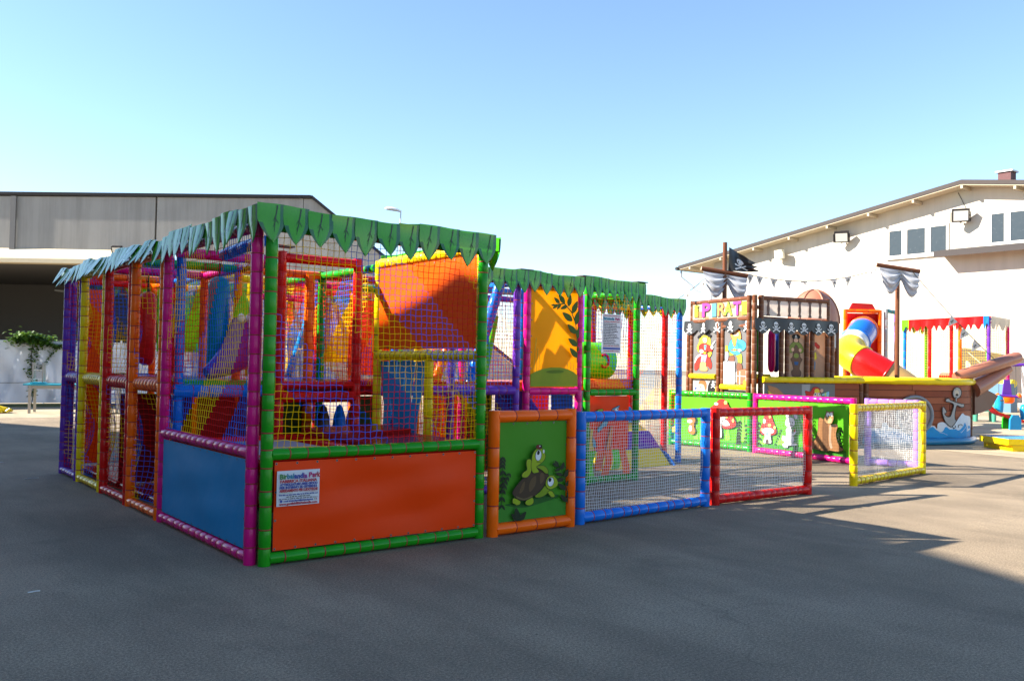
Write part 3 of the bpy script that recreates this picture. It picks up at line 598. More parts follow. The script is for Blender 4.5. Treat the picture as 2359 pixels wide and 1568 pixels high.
for gx, gy, gh in ((470, 900, 270), (490, 890, 180), (510, 880, 120), (760, 880, 50), (790, 885, 60), (815, 893, 55)): sh += line([(gx, gy), (gx + 6, gy - gh * .6), (gx - 4 + gh * .08, gy - gh)], 5, (.45, .42, .02))
sh += line([(645, 372), (735, 362), (800, 430), (838, 520), (852, 640), (850, 830)], 9, DG_)
for x, y, a, l in ((690, 360, -2.4, 70), (672, 372, 2.6, 55), (700, 360, 2.2, 60), (650, 372, 3.1, 40), (735, 362, -2.2, 95), (770, 385, -1.35, 95), (760, 380, 2.8, 70), (805, 440, -1.1, 110), (805, 500, -2.5, 115), (835, 530, -1.25, 130), (840, 600, -2.4, 110), (850, 640, -1.3, 110), (850, 700, -2.5, 105), (850, 790, -2.3, 105), (852, 740, -1.0, 60)):
    sh.append((DG_, smoothpts(leafp(x, y, a, l, l * .42), 3)))
printing(yp, q, sh, on_panel(yp))
net(ps, (6.76, YR), (7.53, YR), .10, 1.14, off=14, cols=('blue', 'blue', 'yellow'), band=12)
frame(ps, (7.72, YR), (8.62, YR), 0, 2.57, 'green', (.05, 1.17, 2.5), step=.15)
part('deck_pad', lambda b: b.cushion(7.76, 8.60, YR + .04, YR + .22, 1.20, 1.345, .03), pad('orange'), ps)
net(ps, (7.76, YR), (8.58, YR), 1.22, 2.47, off=20, band=9)
# orange jungle curtain under the green rail, cut into strips at the foot
jc = panel(ps, (7.77, YR + .03), (8.52, YR + .03), .42, 1.12, 'dorange', .2, eyelets=False)
for k in range(5):
    x = 7.78 + k * .15
    part('curtain_strip', lambda b: b.sheet(lambda u, v: V(x + .13 * u + .03 * (1 - v) * math.sin(k * 2), YR + .035 + .03 * math.sin(v * 4 + k), .08 + .08 * (k % 2) + (.42 - .08 - .08 * (k % 2)) * v), 2, 6, .005, (0, 1, 0)), sheet(['lime', 'orange', 'orange', 'lime', 'orange'][k], .2), ps)
q = [(205, 320), (705, 320), (690, 1000), (205, 1020)]
BL = (.10, .30, .42)
sh = outl(BL, smoothpts([(580, 445), (560, 480), (555, 540), (510, 575), (460, 590), (440, 640), (420, 700), (380, 720), (330, 780), (320, 740), (360, 690), (420, 600), (470, 540), (490, 490), (530, 465)])) + [((.8, .8, .75), ell(545, 492, 22, 16, -.5)), ((.02, .02, .02), ell(552, 488, 8, 8)), ((.6, .12, .05), ell(500, 512, 18, 16))]
sh += outl((.25, .42, .02), smoothpts([(275, 580), (285, 530), (320, 495), (375, 488), (365, 530), (330, 560)])) + outl((.20, .36, .02), smoothpts([(275, 590), (320, 560), (370, 580), (330, 600)]))
sh += outl((.75, .48, .02), [(230, 740), (260, 740), (250, 900), (280, 1000), (220, 1010)]) + outl(BL, [(255, 830), (290, 900), (300, 980), (262, 960)])
sh += outl((.75, .2, .03), smoothpts([(430, 900), (470, 720), (490, 730), (480, 860), (460, 990), (420, 1000)]))
printing(jc, q, sh, on_panel(jc))
# end bay on the right
YE = 9.42
for x, c in ((8.74, 'green'), (10.52, 'red'), (10.86, 'blue')): post(ps, (x, YE), 0, 2.56, c, .05, .15)
rail(ps, (8.76, YE, 2.5), (10.84, YE, 2.5), 'green', .045, .15)
rail(ps, (9.98, YE + .9, 2.5), (10.84, YE + .9, 2.5), 'yellow', .045, .15)
net(ps, (9.9, YE), (10.83, YE), 1.20, 2.47, off=3, cols=('yellow', 'sky', 'red'), band=8); net(ps, (8.78, YE), (9.9, YE), 1.2, 2.47, off=3, band=8)
net(ps, (10.86, YE), (10.86, 10.45), .1, 2.47, off=8, cols=('yellow', 'sky', 'red'), band=10, stride=2)
net(ps, (8.8, 10.5), (10.86, 10.5), .9, 2.47, off=8, band=10, stride=2)
for x, c in ((9.98, 'red'), (10.86, 'red'), (8.76, 'pink')): post(ps, (x, 10.5), 0, 2.56, c, .05, .15)
rail(ps, (8.76, 10.5, 2.5), (10.84, 10.5, 2.5), 'yellow', .045, .15); rail(ps, (10.86, 9.45, 2.5), (10.86, 10.47, 2.5), 'blue', .045, .15)
# padded stairs into the end bay
t = thing('padded_stairs', 'padded stairs of yellow, purple and blue steps inside the end bay', 'stairs', (10.0, 9.3, 0))
for k, (c, z0, z1) in enumerate((('yellow', 0, .25), ('purple', .252, .50), ('yellow', .502, .62), ('sky', .622, .86))):
    y0 = 9.20 + (0, .22, .5, .64)[k]
    part('step', lambda b: b.prism([(8.95, y0, z0), (10.44, y0, z0), (10.40, y0 + .20, z1), (8.95, y0 + .20, z1)], (0, 10.35 - y0 - .2, 0)), pad(c), t)
part('side_board', lambda b: b.prism([(10.46, 9.14, 0), (10.46, 10.36, 0), (10.46, 10.36, .70), (10.46, 9.30, .16)], (.04, 0, 0)), pad('blue'), t)

# ---- interior and rear frame -------------------------------------------------
rc = random.Random(11); cl = ['red', 'blue', 'yellow', 'green', 'orange', 'purple', 'pink']
nodes = [(3.62, 9.46, 'orange'), (3.62, 10.55, 'orange'), (3.62, 11.62, 'red'), (3.62, 12.56, 'orange'), (4.62, 9.46, 'green'), (4.62, 10.55, 'red'), (4.62, 11.62, 'yellow'), (4.62, 12.56, 'pink'),
         (5.62, 9.46, 'blue'), (5.62, 10.55, 'orange'), (5.62, 11.62, 'red'), (6.64, 9.46, 'pink'), (6.64, 10.55, 'yellow'), (6.64, 11.62, 'green'), (7.64, 9.46, 'blue'), (7.64, 10.55, 'red'), (7.64, 11.62, 'pink'), (8.64, 9.36, 'purple'), (8.64, 10.55, 'orange'), (8.64, 11.62, 'blue'), (2.62, 12.6, 'purple'), (5.62, 12.56, 'yellow')]
for x, y, c in nodes: post(ps, (x, y), 0, 2.55, c, .048, .2, n=8)
def rr(a, b_, z, c, r=.045): rail(ps, V(a[0], a[1], z), V(b_[0], b_[1], z), c, r, .18, n=8)
for (a, b_, c) in [((2.62, 9.46), (3.6, 9.46), 'green'), ((3.64, 9.46), (4.6, 9.46), 'orange'), ((4.64, 9.46), (5.6, 9.46), 'red'), ((5.64, 9.46), (6.6, 9.46), 'yellow'), ((6.66, 9.46), (7.6, 9.46), 'blue'),
                   ((3.64, 10.55), (4.6, 10.55), 'yellow'), ((4.64, 10.55), (5.6, 10.55), 'pink'), ((5.64, 10.55), (6.6, 10.55), 'green'), ((6.66, 10.55), (7.6, 10.55), 'red'), ((7.66, 10.55), (8.6, 10.55), 'purple'),
                   ((3.62, 8.4), (3.62, 9.44), 'red'), ((4.62, 8.2), (4.62, 9.44), 'green'), ((4.62, 9.48), (4.62, 10.5), 'green'), ((6.64, 8.28), (6.64, 9.44), 'blue'), ((3.62, 9.48), (3.62, 10.5), 'pink'), ((3.62, 10.6), (3.62, 11.6), 'blue'), ((3.62, 11.65), (3.62, 12.5), 'orange'),
                   ((2.62, 10.55), (3.6, 10.55), 'pink'), ((2.62, 11.62), (3.6, 11.62), 'orange'), ((8.64, 8.3), (8.64, 9.3), 'green'),
                   ((3.64, 12.56), (4.6, 12.56), 'yellow'), ((2.66, 12.6), (3.6, 12.6), 'red'), ((4.64, 12.56), (5.6, 12.56), 'green'),
                   ((5.64, 11.62), (6.6, 11.62), 'orange'), ((6.66, 11.62), (7.6, 11.62), 'yellow'), ((7.66, 11.62), (8.6, 11.62), 'blue')]:
    rr(a, b_, 2.5, c)
for (a, b_, c) in [((3.64, 9.46), (4.6, 9.46), 'purple'), ((4.64, 9.46), (5.6, 9.46), 'red'), ((5.64, 9.46), (6.6, 9.46), 'blue'), ((3.64, 10.55), (4.6, 10.55), 'blue'), ((4.64, 10.55), (5.6, 10.55), 'yellow'), ((3.64, 12.56), (4.6, 12.56), 'pink'), ((5.64, 11.62), (6.6, 11.62), 'pink'), ((6.66, 11.62), (7.6, 11.62), 'green'), ((7.66, 11.62), (8.6, 11.62), 'red')]:
    rr(a, b_, 1.16, c, .055)
# rear nets
for x0, x1, y, off, cc in ((2.66, 3.58, 12.58, 2, ('yellow', 'blue', 'red')), (3.66, 4.58, 12.56, 7, ('red', 'yellow', 'blue')), (4.66, 5.58, 12.56, 12, ('yellow', 'red', 'blue')), (5.66, 6.6, 11.62, 3, ('yellow', 'blue', 'red')), (6.68, 7.6, 11.62, 8, ('blue', 'yellow', 'red')), (7.68, 8.6, 11.62, 1, ('yellow', 'blue', 'red'))):
    net(ps, (x0, y), (x1, y), .12, 1.12, off=off, cols=cc, band=9, stride=2); net(ps, (x0, y), (x1, y), 1.24, 2.45, off=off + 5, cols=cc, band=9, stride=2)
for a, b_, o_ in (((3.62, 9.5), (3.62, 10.5), 3), ((3.62, 10.6), (3.62, 11.6), 8), ((4.62, 9.5), (4.62, 10.5), 13), ((4.62, 8.25), (4.62, 9.4), 4), ((6.64, 9.5), (6.64, 10.5), 5), ((8.64, 9.5), (8.64, 10.5), 5)):
    net(ps, a, b_, 1.26, 2.45, off=o_, band=9, stride=2)
net(ps, (3.68, 9.46), (4.58, 9.46), 1.2, 2.45, off=3, cols=('red', 'blue', 'yellow'), band=10, stride=2)
net(ps, (4.68, 9.46), (5.58, 9.46), 1.2, 2.45, off=9, cols=('red', 'yellow', 'blue'), band=10, stride=2)
net(ps, (5.68, 9.46), (6.58, 9.46), .15, 1.1, off=9, band=8, stride=2)
# upper decks
for x0, x1, y0, y1, c in ((3.66, 4.58, 8.42, 9.42, 'dred'), (3.66, 4.58, 9.5, 10.5, 'lilac'), (4.68, 6.58, 8.32, 9.42, 'red'), (6.68, 8.58, 8.5, 9.42, 'orange'), (2.72, 3.56, 11.64, 12.5, 'red')):
    part('deck_pad', lambda b: b.cushion(x0, x1, y0, y1, 1.18, 1.30, .03), pad(c), ps)
for x0, x1, y0, y1, c in ((2.72, 4.5, 8.5, 9.4, 'dred'), (2.72, 3.56, 9.6, 10.5, 'dred'), (2.72, 3.56, 10.66, 12.5, 'dred'), (3.66, 5.5, 9.5, 11.5, 'dred')):
    part('floor_mat', lambda b: b.cushion(x0, x1, y0, y1, .03, .10, .02), pad(c), ps)
# sheets inside the frame
panel(ps, (4.95, 9.40), (5.52, 9.40), 1.35, 2.25, 'orange', .35, eyelets=False)
panel(ps, (3.66, 12.5), (4.56, 12.5), 1.6, 2.4, 'lime', .4, eyelets=False)
panel(ps, (3.66, 11.60), (4.56, 11.60), .15, 1.1, 'vermilion', .3, eyelets=False)
panel(ps, (2.70, 10.5), (3.5, 10.5), .12, 1.1, 'dred', .3, eyelets=False)
panel(ps, (2.75, 12.52), (3.10, 12.52), .12, 2.4, 'orange', .3, eyelets=False)
rail(ps, (4.75, 10.62, 1.3), (5.45, 11.4, 2.35), 'sky', .05, .2, name='leaning_tube', lashed=False)
for z_, c_ in ((2.52, 'yellow'), (2.38, 'pink'), (1.2, 'blue')): rr((4.66, 11.62), (5.6, 11.62), z_, c_)
net(ps, (4.66, 10.55), (5.58, 10.55), 1.26, 2.45, off=4, cols=('red', 'blue', 'yellow'), band=10, stride=2); net(ps, (4.66, 11.62), (5.58, 11.62), 1.24, 2.40, off=4, cols=('yellow', 'red', 'blue'), band=10, stride=2)
net(ps, (5.68, 10.55), (6.58, 10.55), .15, 2.45, off=6, cols=('yellow', 'red', 'blue'), band=12, stride=2); net(ps, (6.7, 9.46), (8.58, 9.46), 1.26, 2.45, off=6, cols=('yellow', 'blue', 'red'), band=12, stride=2)
net(ps, (6.7, 10.55), (8.58, 10.55), .15, 2.45, off=9, cols=('yellow', 'red', 'blue'), band=9, stride=2)
post(ps, (8.42, 9.0), 1.3, 2.5, 'purple', .045, .15); post(ps, (8.30, 9.25), 1.3, 2.5, 'pink', .05, .15); post(ps, (7.95, 9.7), 1.3, 2.5, 'red', .05, .15)
panel(ps, (7.0, 11.55), (7.5, 11.55), 1.4, 2.3, 'sky', .4, eyelets=False); panel(ps, (6.7, 10.4), (7.5, 10.4), .1, 1.1, 'orange', .4, eyelets=False)
COL['olive'] = (.05, .075, .01)
panel(ps, (7.15, 9.40), (7.62, 9.40), .10, 1.10, 'purple', .25, eyelets=False); panel(ps, (7.66, 9.40), (8.1, 9.40), .10, 1.10, 'dorange', .4, eyelets=False); panel(ps, (6.70, 9.40), (7.1, 9.40), .10, 1.10, 'olive', .3, eyelets=False); panel(ps, (8.15, 9.40), (8.55, 9.40), .10, 1.10, 'navy', .2, eyelets=False); panel(ps, (5.68, 11.55), (6.55, 11.55), 1.5, 2.35, 'yellow', .5, eyelets=False); panel(ps, (6.75, 11.55), (7.0, 11.55), 1.3, 2.35, 'lime', .5, eyelets=False)  # lower sheets added so the inside looks dark beneath the rear deck
panel(ps, (3.95, 9.42), (4.40, 9.42), .10, 1.10, 'olive', .2, eyelets=False); panel(ps, (3.2, 9.42), (3.92, 9.42), .10, 1.10, 'dred', .2, eyelets=False); panel(ps, (5.0, 9.35), (5.3, 9.35), .10, 1.10, 'olive', .2, eyelets=False); post(ps, (4.44, 9.40), 0, 2.5, 'orange', .058, .2)
# things inside: hanging bags, pillars, slide, tunnel
def bag(x, y, z0, z1, r, c, lab, g):
    t = thing('hanging_bag', lab, 'punch bag', (x, y, z0), g)
    part('bag', lambda b: b.loft([(x, y, z0), (x, y, z0 + .03), (x, y, z0 + .10), (x, y, z1 - .10), (x, y, z1 - .03), (x, y, z1)], [r * .4, r * .75, r, r, r * .8, r * .3], 14), pad(c), t)
    part('strap', lambda b: b.loft([(x, y, z1 - .01), (x, y, 2.5)], .012, 6), pad('black'), t)
bag(3.25, 9.02, 1.36, 2.36, .11, 'teal', 'teal hanging bag behind the orange side bay net', 'hanging bags')
bag(3.10, 10.98, 1.42, 2.3, .10, 'red', 'red hanging bag behind the yellow side bay net', 'hanging bags')
def pillar(x, y, h, r, c, lab):
    t = thing('bop_pillar', lab, 'pillar', (x, y, .1), 'standing foam pillars')
    part('pillar', lambda b: b.lathe([(r * .9, .10), (r, .14), (r, h - .3), (r * .8, h - .14), (r * .4, h - .03), (r * .05, h)], (x, y, 0), 14), pad(c), t)
    part('base', lambda b: b.lathe([(r * 1.3, .10), (r * 1.3, .13), (r, .15)], (x, y, 0), 14), pad('navy'), t)
pillar(4.70, 9.10, 1.02, .085, 'blue', 'pointed blue foam pillar standing under the red deck')
pillar(4.50, 9.10, 1.02, .085, 'brown', 'brownish foam pillar standing left of the blue one')
pillar(4.92, 9.22, 1.0, .08, 'orange', 'orange foam pillar standing behind the blue one')  # plain orange vinyl, set at the red-orange gap beside the blue pillar
# inflatable figure climbing deco in the pink bay: purple sea creature with green hat
t = thing('creature_figure', 'purple padded creature with pointed green cap behind the pink bay net', 'figure', (3.45, 8.85, 1.3))
part('body', lambda b: b.loft([(3.05, 8.75, 1.36), (3.2, 8.78, 1.44), (3.34, 8.82, 1.52), (3.44, 8.86, 1.72), (3.46, 8.88, 1.9), (3.46, 8.88, 2.0)], [.06, .12, .17, .16, .12, .05], 14), pad('purple'), t)
part('cap', lambda b: b.loft([(3.46, 8.88, 1.94), (3.46, 8.88, 2.05), (3.46, 8.88, 2.2)], [.11, .08, .01], 12), pad('lime'), t)
for s_ in (-.04, .05): part('eye', lambda b: b.lathe([(.002, -.05), (.03, -.03), (.04, 0), (.03, .03), (.002, .05)], (3.42 + s_, 8.74 + s_ * .3, 1.93), 10), pad('white'), t)
t = thing('crawl_tunnel', 'lime green crawl tunnel behind the printed notice in the rear block', 'tunnel', (8.05, 8.75, 1.33))
def tun(b):
    b.loft([(7.55, 8.80, 1.58), (7.9, 8.76, 1.58), (8.25, 8.73, 1.58), (8.52, 8.72, 1.58)], [.25, .25, .25, .25], 22, caps=False)
    b.loft([(8.52, 8.72, 1.58), (7.9, 8.76, 1.58), (7.55, 8.80, 1.58)], [.235, .235, .235], 22, caps=False)
part('shell', tun, pad('lime'), t)
part('ring_mark', lambda b: b.loft([V(8.28 + .075 * math.cos(a), 8.475, 1.58 + .085 * math.sin(a)) for a in [(-2.4 + .33 * i) for i in range(15)]], .018, 6), pad('red'), t)
t = thing('spiral_slide', 'dark teal and purple slide curving down behind the pink rear bay', 'slide', (7.2, 9.2, 0))
part('chute', lambda b: b.sheet(lambda u, v: V(6.9 + .75 * v + .1 * math.sin(v * 3), 9.0 + .25 * math.cos(u * math.pi) - .1, 1.15 - 1.0 * v + .18 * (1 - math.sin(u * math.pi))), 8, 12, .03, (0, 0, -1)), pad('purple'), t)
part('chute_end', lambda b: b.loft([(7.42, 8.95, .5), (7.52, 8.95, .62), (7.5, 8.95, .82)], [.16, .2, .13], 14), pad('teal'), t)

# ---- leaf valance --------------------------------------------------------------
LG = [mat('valance_green_a', (.055, .34, .006), .10, .12, .25, .0, 12, 9, spec=.45), mat('valance_dark_edge', (.006, .12, .035), .25, .1, .1), mat('valance_vein', (.004, .03, .012), .4, 0, 0)]
def leafmesh(w, h, seed, bul=0.0, flat=1.0):
    rn = random.Random(seed); hw = w / 2 * 1.02; b = MB()
    def half(v):                                                    # half width along drop
        k = .38 + rn.uniform(-.01, .01)
        return hw if v < k else hw * max(0.0, 1 - ((v - k) / (1 - k)) ** 1.7)
    sk = rn.uniform(-.14, .14) * w; cu = rn.uniform(-.01, .035); rows = 12; prev = None; R = []; bo = lambda v: bul * (math.sin(min(1, v / .5) * math.pi / 2) - .25 * max(0, v - .5))
    for j in range(rows + 1):
        v = j / rows; a = half(v); row = []
        for i in range(7):
            u = -1 + i / 3; x = u * a + sk * max(0, v - .4); y = flat * (-.012 * (1 - u * u) - cu * v * v * 2 + .006 * math.sin(5 * v + seed)) - bo(v)
            row.append(V(x, y, -h * v))
        R.append(row)
    vs = [p for r in R for p in r]
    for j in range(rows):
        for i in range(6):
            m = 1 if (i == 5) or (i == 0 and j > 5) else 0
            b.add([R[j][i], R[j + 1][i], R[j + 1][i + 1], R[j][i + 1]], [(0, 1, 2, 3)], m, True)
    def vein(pts, wd):
        for i in range(len(pts) - 1):
            (x0, v0), (x1, v1) = pts[i], pts[i + 1]; k0, k1 = wd * (1 - i / len(pts)), wd * (1 - (i + 1) / len(pts))
            f = lambda x, v: V(x + sk * max(0, v - .4), flat * (-.012 * (1 - (x / hw) ** 2) - cu * v * v * 2 + .006 * math.sin(5 * v + seed)) - bo(v) - .003, -h * v)
            b.add([f(x0 - k0, v0), f(x1 - k1, v1), f(x1 + k1, v1), f(x0 + k0, v0)], [(0, 1, 2, 3)], 2)
    xo = rn.uniform(-.01, .03); vein([(xo + .012, .03), (xo + .006, .2), (xo - .004, .4), (xo - .012, .6), (xo - .018, .72)], .005)
    vein([(xo, .3), (xo - .02, .45)], .003); vein([(xo, .38), (xo + .018, .5)], .003); vein([(xo - .004, .45), (xo - .022, .6)], .0025)
    return b.build('leaf', LG, mesh=True)
LM = [leafmesh(.18, .285, s, 0, .4) for s in range(8)]; LB = [leafmesh(.186, .26, s + 20, .0, .12) for s in range(8)]
def valance(A, B, z, n_leaf, tilt=lambda u: 0, wave=.012, side=1, seed=0, LM=LM):
    A, B = V(A[0], A[1], 0), V(B[0], B[1], 0); L = (B - A).length; e = (B - A) / L; n = V(e.y, -e.x, 0); rn = random.Random(seed)
    zt = lambda u: z + wave * math.sin(u * L * 4.1 + seed) + wave * .6 * math.sin(u * L * 9.7)
    b = MB(); b.sheet(lambda u, v: A + e * (u * L) + V(0, 0, zt(u) - .12 * (1 - v) + .004) + n * (.002), n_leaf * 3, 2, .004, -n)
    vl = b.build('valance', LG, ps); O = ORG[ps.name]; ang = math.atan2(e.y, e.x)
    for k in range(n_leaf):
        u = (k + .5) / n_leaf; o = bpy.data.objects.new('leaf', LM[rn.randrange(8)]); S.collection.objects.link(o); o.parent = vl
        o.location = A + e * (u * L) + n * (.012 + .003 * (k % 2)) + V(0, 0, zt(u)) - O
        w = L / n_leaf / .18; o.scale = (w * 1.03, 1, rn.uniform(.92, 1.08)); o.rotation_euler = Euler((-tilt(u) + rn.uniform(-.05, .05) * (1 if LM is not LB else .4), 0, ang + rn.uniform(-.03, .03)), 'XYZ')
    return vl
ZT = 2.63
valance((2.475, Y0 - .065), (4.64, Y0 - .065), ZT, 11, seed=1)
valance((X0 - .065, 12.66), (X0 - .065, 8.9), ZT, 21, tilt=lambda u: .42 + .16 * math.sin(u * 15), wave=.02, seed=2, LM=LB)
valance((X0 - .065, 8.9), (X0 - .065, 7.6), ZT, 7, tilt=lambda u: .42 * (1 - u) + .10 * math.sin(u * 9), wave=.025, seed=3, LM=LB)
valance((X0 - .065, 7.6), (X0 - .065, 6.13), ZT, 8, tilt=lambda u: .12 * math.sin(u * 11), wave=.015, seed=4)
valance((4.70, Y0 - .04), (4.70, 8.1), ZT, 10, seed=5)
valance((4.66, YR - .06), (7.60, YR - .06), ZT, 16, seed=6); valance((7.60, YR - .07), (8.70, YR - .07), ZT, 8, seed=7); valance((8.72, YR - .04), (8.72, 9.38), ZT, 6, tilt=lambda u: .12, seed=8)
valance((8.72, YE - .06), (10.93, YE - .06), ZT - .02, 15, seed=9); valance((10.93, YE - .05), (10.93, 10.56), ZT - .02, 6, seed=10)
valance((10.93, 10.58), (8.7, 10.58), ZT - .02, 12, seed=11); valance((8.7, 11.7), (5.66, 11.7), ZT, 17, seed=12); valance((5.66, 12.66), (2.5, 12.66), ZT, 17, seed=13)
CAPM = mat('dark_corner_plate', (.03, .03, .03), .5)
for x, y in ((2.60, 6.24), (6.64, 8.2), (7.65, 8.2), (3.64, 8.34), (8.68, 8.24)):
    part('corner_plate', lambda b: b.box((x, y, 2.645), (.20, .13, .012)), CAPM, ps)

# ---- notices --------------------------------------------------------------------
WS = mat('printed_white_sheet', (.66, .66, .70), .4, .1, .03)
INK = {k: mat('ink_' + k, v, .5, 0, 0) for k, v in dict(red=(.45, .02, .04), blue=(.02, .05, .30), dark=(.02, .02, .03), green=(.05, .20, .04), teal=(.02, .20, .30), purple=(.20, .02, .22), magenta=(.40, .01, .12)).items()}
def notice(lab, x0, x1, z0, z1, y):
    t = thing('printed_notice', lab, 'notice', ((x0 + x1) / 2, y, z0)); b = MB(); b.sheet(lambda u, v: V(x0 + (x1 - x0) * u, y - .002 * math.sin(u * 3), z0 + (z1 - z0) * v), 6, 4, .003, (0, 1, 0)); b.build('sheet', WS, t); return t
def txt(t, s, x, z, h, w, m, y, bold=.0): return lettering(t, s, h, face_m((x, y - .006, z), (1, 0, 0)), INK[m], bold, fit=w)
y = Y0 - .045; t = notice('white Birbalandia Park notice fixed on the orange front panel', 2.685, 3.025, .43, .69, y)
x = 2.705
for s, w, c in (('B', .026, 'green'), ('i', .008, 'green'), ('r', .018, 'green'), ('b', .022, 'teal'), ('a', .022, 'teal'), ('l', .008, 'teal'), ('a', .022, 'blue'), ('n', .022, 'blue'), ('d', .024, 'blue'), ('i', .008, 'purple'), ('a', .022, 'purple')):
    txt(t, s, x, .632 + random.uniform(-.002, .002), .052, w, c, y, .0022); x += w + .0015
x += .012
for s, w, c in (('P', .026, 'magenta'), ('a', .022, 'magenta'), ('r', .016, 'red'), ('k', .022, 'red')): txt(t, s, x, .633, .052, w, c, y, .0022); x += w + .0015
for s, z, h, w, c, x_ in (('FABBRICA ITALIANA', .602, .030, .295, 'red', 2.708), ('ATTREZZATURE AREE GIOCO', .580, .024, .30, 'blue', 2.706), ('PER INTERNO ED ESTERNO', .558, .024, .298, 'blue', 2.705), ('ARREDAMENTO PER LUDOTECHE', .534, .028, .305, 'red', 2.704)):
    txt(t, s, x_, z, h, w, c, y, .0012)
def bars(t, x, z, h, w, m, y, seed):                               # fine print too small to read: word-length strokes
    rn = random.Random(seed); b = MB(); q = x
    while q < x + w - .006:
        l = min(rn.uniform(.008, .03), x + w - q); k = q
        while k < q + l - .0015:
            hh = h * rn.choice((.6, .6, .8, 1.0)); b.bbox(k, k + .0022, y - .0065, y - .005, z, z + hh); k += .0034
        b.bbox(q, q + l, y - .0064, y - .0051, z + h * .12, z + h * .3); q += l + .006
    return b.build('fine_print', [INK[m]], t)
for z, h, w, c, x_ in ((.508, .011, .305, 'blue', 2.703), (.494, .008, .20, 'dark', 2.757), (.480, .008, .305, 'dark', 2.703)): bars(t, x_, z, h, w, c, y, int(z * 1000))
txt(t, 'e-mail: birbalandiapark@birbalandiapark.it', 2.738, .462, .016, .235, 'blue', y, .0007); txt(t, 'www.gonfiabilibirbalandia.com', 2.703, .439, .024, .305, 'red', y, .0009)
b = MB(); b.bbox(2.703, 2.81, y - .007, y - .005, .525, .5265, 0); b.bbox(2.91, 3.008, y - .007, y - .005, .525, .5265, 1); b.build('rule_lines', [INK['green'], INK['red']], t)
b = MB(); b.poly([V(px, y - .007, pz) for px, pz in ell(2.718, .468, .010, .010)], 0); b.poly([V(px, y - .007, pz) for px, pz in [(2.985, .461), (2.990, .461), (2.990, .476), (2.985, .476)]], 1); b.poly([V(px, y - .007, pz) for px, pz in [(2.998, .461), (3.003, .461), (3.003, .476), (2.998, .476)]], 2); b.build('badges', [INK['blue'], INK['green'], INK['red']], t)
y = YR - .05; t = notice('tall printed rules notice hung on the net of the rear green bay', 7.93, 8.27, 1.68, 2.185, y)
txt(t, 'Birbalandia', 7.95, 2.108, .050, .19, 'teal', y, .002); txt(t, 'Park', 8.16, 2.108, .050, .085, 'magenta', y, .002)
bars(t, 7.95, 2.158, .012, .30, 'red', y, 1); bars(t, 7.95, 2.080, .014, .30, 'red', y, 2)
for k in range(14): bars(t, 7.95, 2.055 - k * .0205, .012, .30 * rc.uniform(.62, 1.0), 'dark', y, 10 + k)
bars(t, 7.95, 1.765, .012, .30, 'red', y, 3)
b = MB(); b.bbox(7.945, 8.255, y - .006, y - .004, 1.725, 1.752, 0); b.build('footer_band', [INK['blue']], t)
bars(t, 7.96, 1.700, .013, .28, 'red', y, 4)
# ================================================================== FENCE PANELS
def fence(lab, A, B, col, kind, h=1.07, r=.054, step=.13, netcell=.031, pcol='lime', wind=None):
    t = thing('fence_panel', lab, 'fence panel', (A[0], A[1], 0), 'low padded fence panels')
    A, B = V(A[0], A[1], 0), V(B[0], B[1], 0); e = (B - A).normalized(); a, c = A + e * r, B - e * r
    post(t, a, 0, h, col, r, step * 1.25); post(t, c, 0, h, col, r, step * 1.25)
    for z in (.06, h - r): rail(t, a + e * .02 + V(0, 0, z), c - e * .02 + V(0, 0, z), col, r * .98, step)
    if kind == 'net': net(t, a + e * .03, c - e * .03, .10, h - .09, cell=netcell, r=.0020, cols=('white',), sag=.02, stride=2, jit=.005)
    p = None
    if kind == 'panel': p = panel(t, a + e * .045, c - e * .045, .115, h - .105, pcol, .3, wr=.004, nrm=wind)
    return t, p
COL['meadow'] = (.075, .33, .02); COL['meadow2'] = (.13, .55, .02)
t, tp = fence('orange framed fence panel with two painted turtles', (4.635, 6.17), (5.65, 6.17), 'orange', 'panel', 1.10, .055, .2, pcol='meadow')
q = [(40, 195), (848, 150), (835, 1310), (25, 1410)]
YG = (.30, .40, .012); YG2 = (.20, .30, .010); BR = (.065, .038, .02); BR2 = (.12, .07, .03); DK = (.018, .03, .012)
sh = [((.045, .24, .02), [(25, 1200), (300, 1230), (560, 1160), (836, 1080), (835, 1310), (25, 1410)]), ((.02, .12, .015), smoothpts([(110, 1195), (300, 1230), (500, 1180), (740, 1090), (650, 1060), (450, 1100), (200, 1170)]))]
sh += sprig([(75, 1190), (80, 1000), (85, 850), (75, 700), (78, 610)], 75, 26, DK, 9, .5) + sprig([(90, 1010), (115, 900), (150, 805)], 60, 22, DK, 5, .5)
for x, y, a, l in ((730, 720, -2.7, 90), (720, 700, -2.3, 70), (745, 740, 2.6, 80), (760, 760, -1.3, 100), (775, 830, -2.8, 95), (790, 870, 2.9, 110), (800, 850, -1.2, 110), (810, 1000, -2.5, 120), (815, 960, -1.2, 80), (825, 1150, -2.3, 120), (828, 1100, -1.3, 80)): sh.append((DK, smoothpts(leafp(x, y, a, l, l * .45), 3)))
sh += line([(735, 710), (790, 860), (825, 1010), (830, 1160)], 8, DK)
for x, y, a, l in ((240, 1390, -2.2, 120), (240, 1390, -1.7, 170), (235, 1340, -2.7, 80), (255, 1385, -1.0, 140)): sh.append((DK, smoothpts(leafp(x, y, a, l, l * .4), 3)))
sh += outl(YG, smoothpts([(185, 1110), (230, 1120), (265, 1150), (255, 1180), (225, 1190), (200, 1175), (178, 1160)])) + outl(YG, smoothpts([(340, 1130), (400, 1100), (415, 1150), (390, 1185), (350, 1190), (320, 1170)]))
sh += outl(YG2, smoothpts([(430, 1085), (500, 1020), (560, 950), (600, 1010), (560, 1060), (490, 1095)])) + outl(YG, smoothpts([(585, 1030), (630, 1020), (662, 1070), (655, 1090), (620, 1085)]))
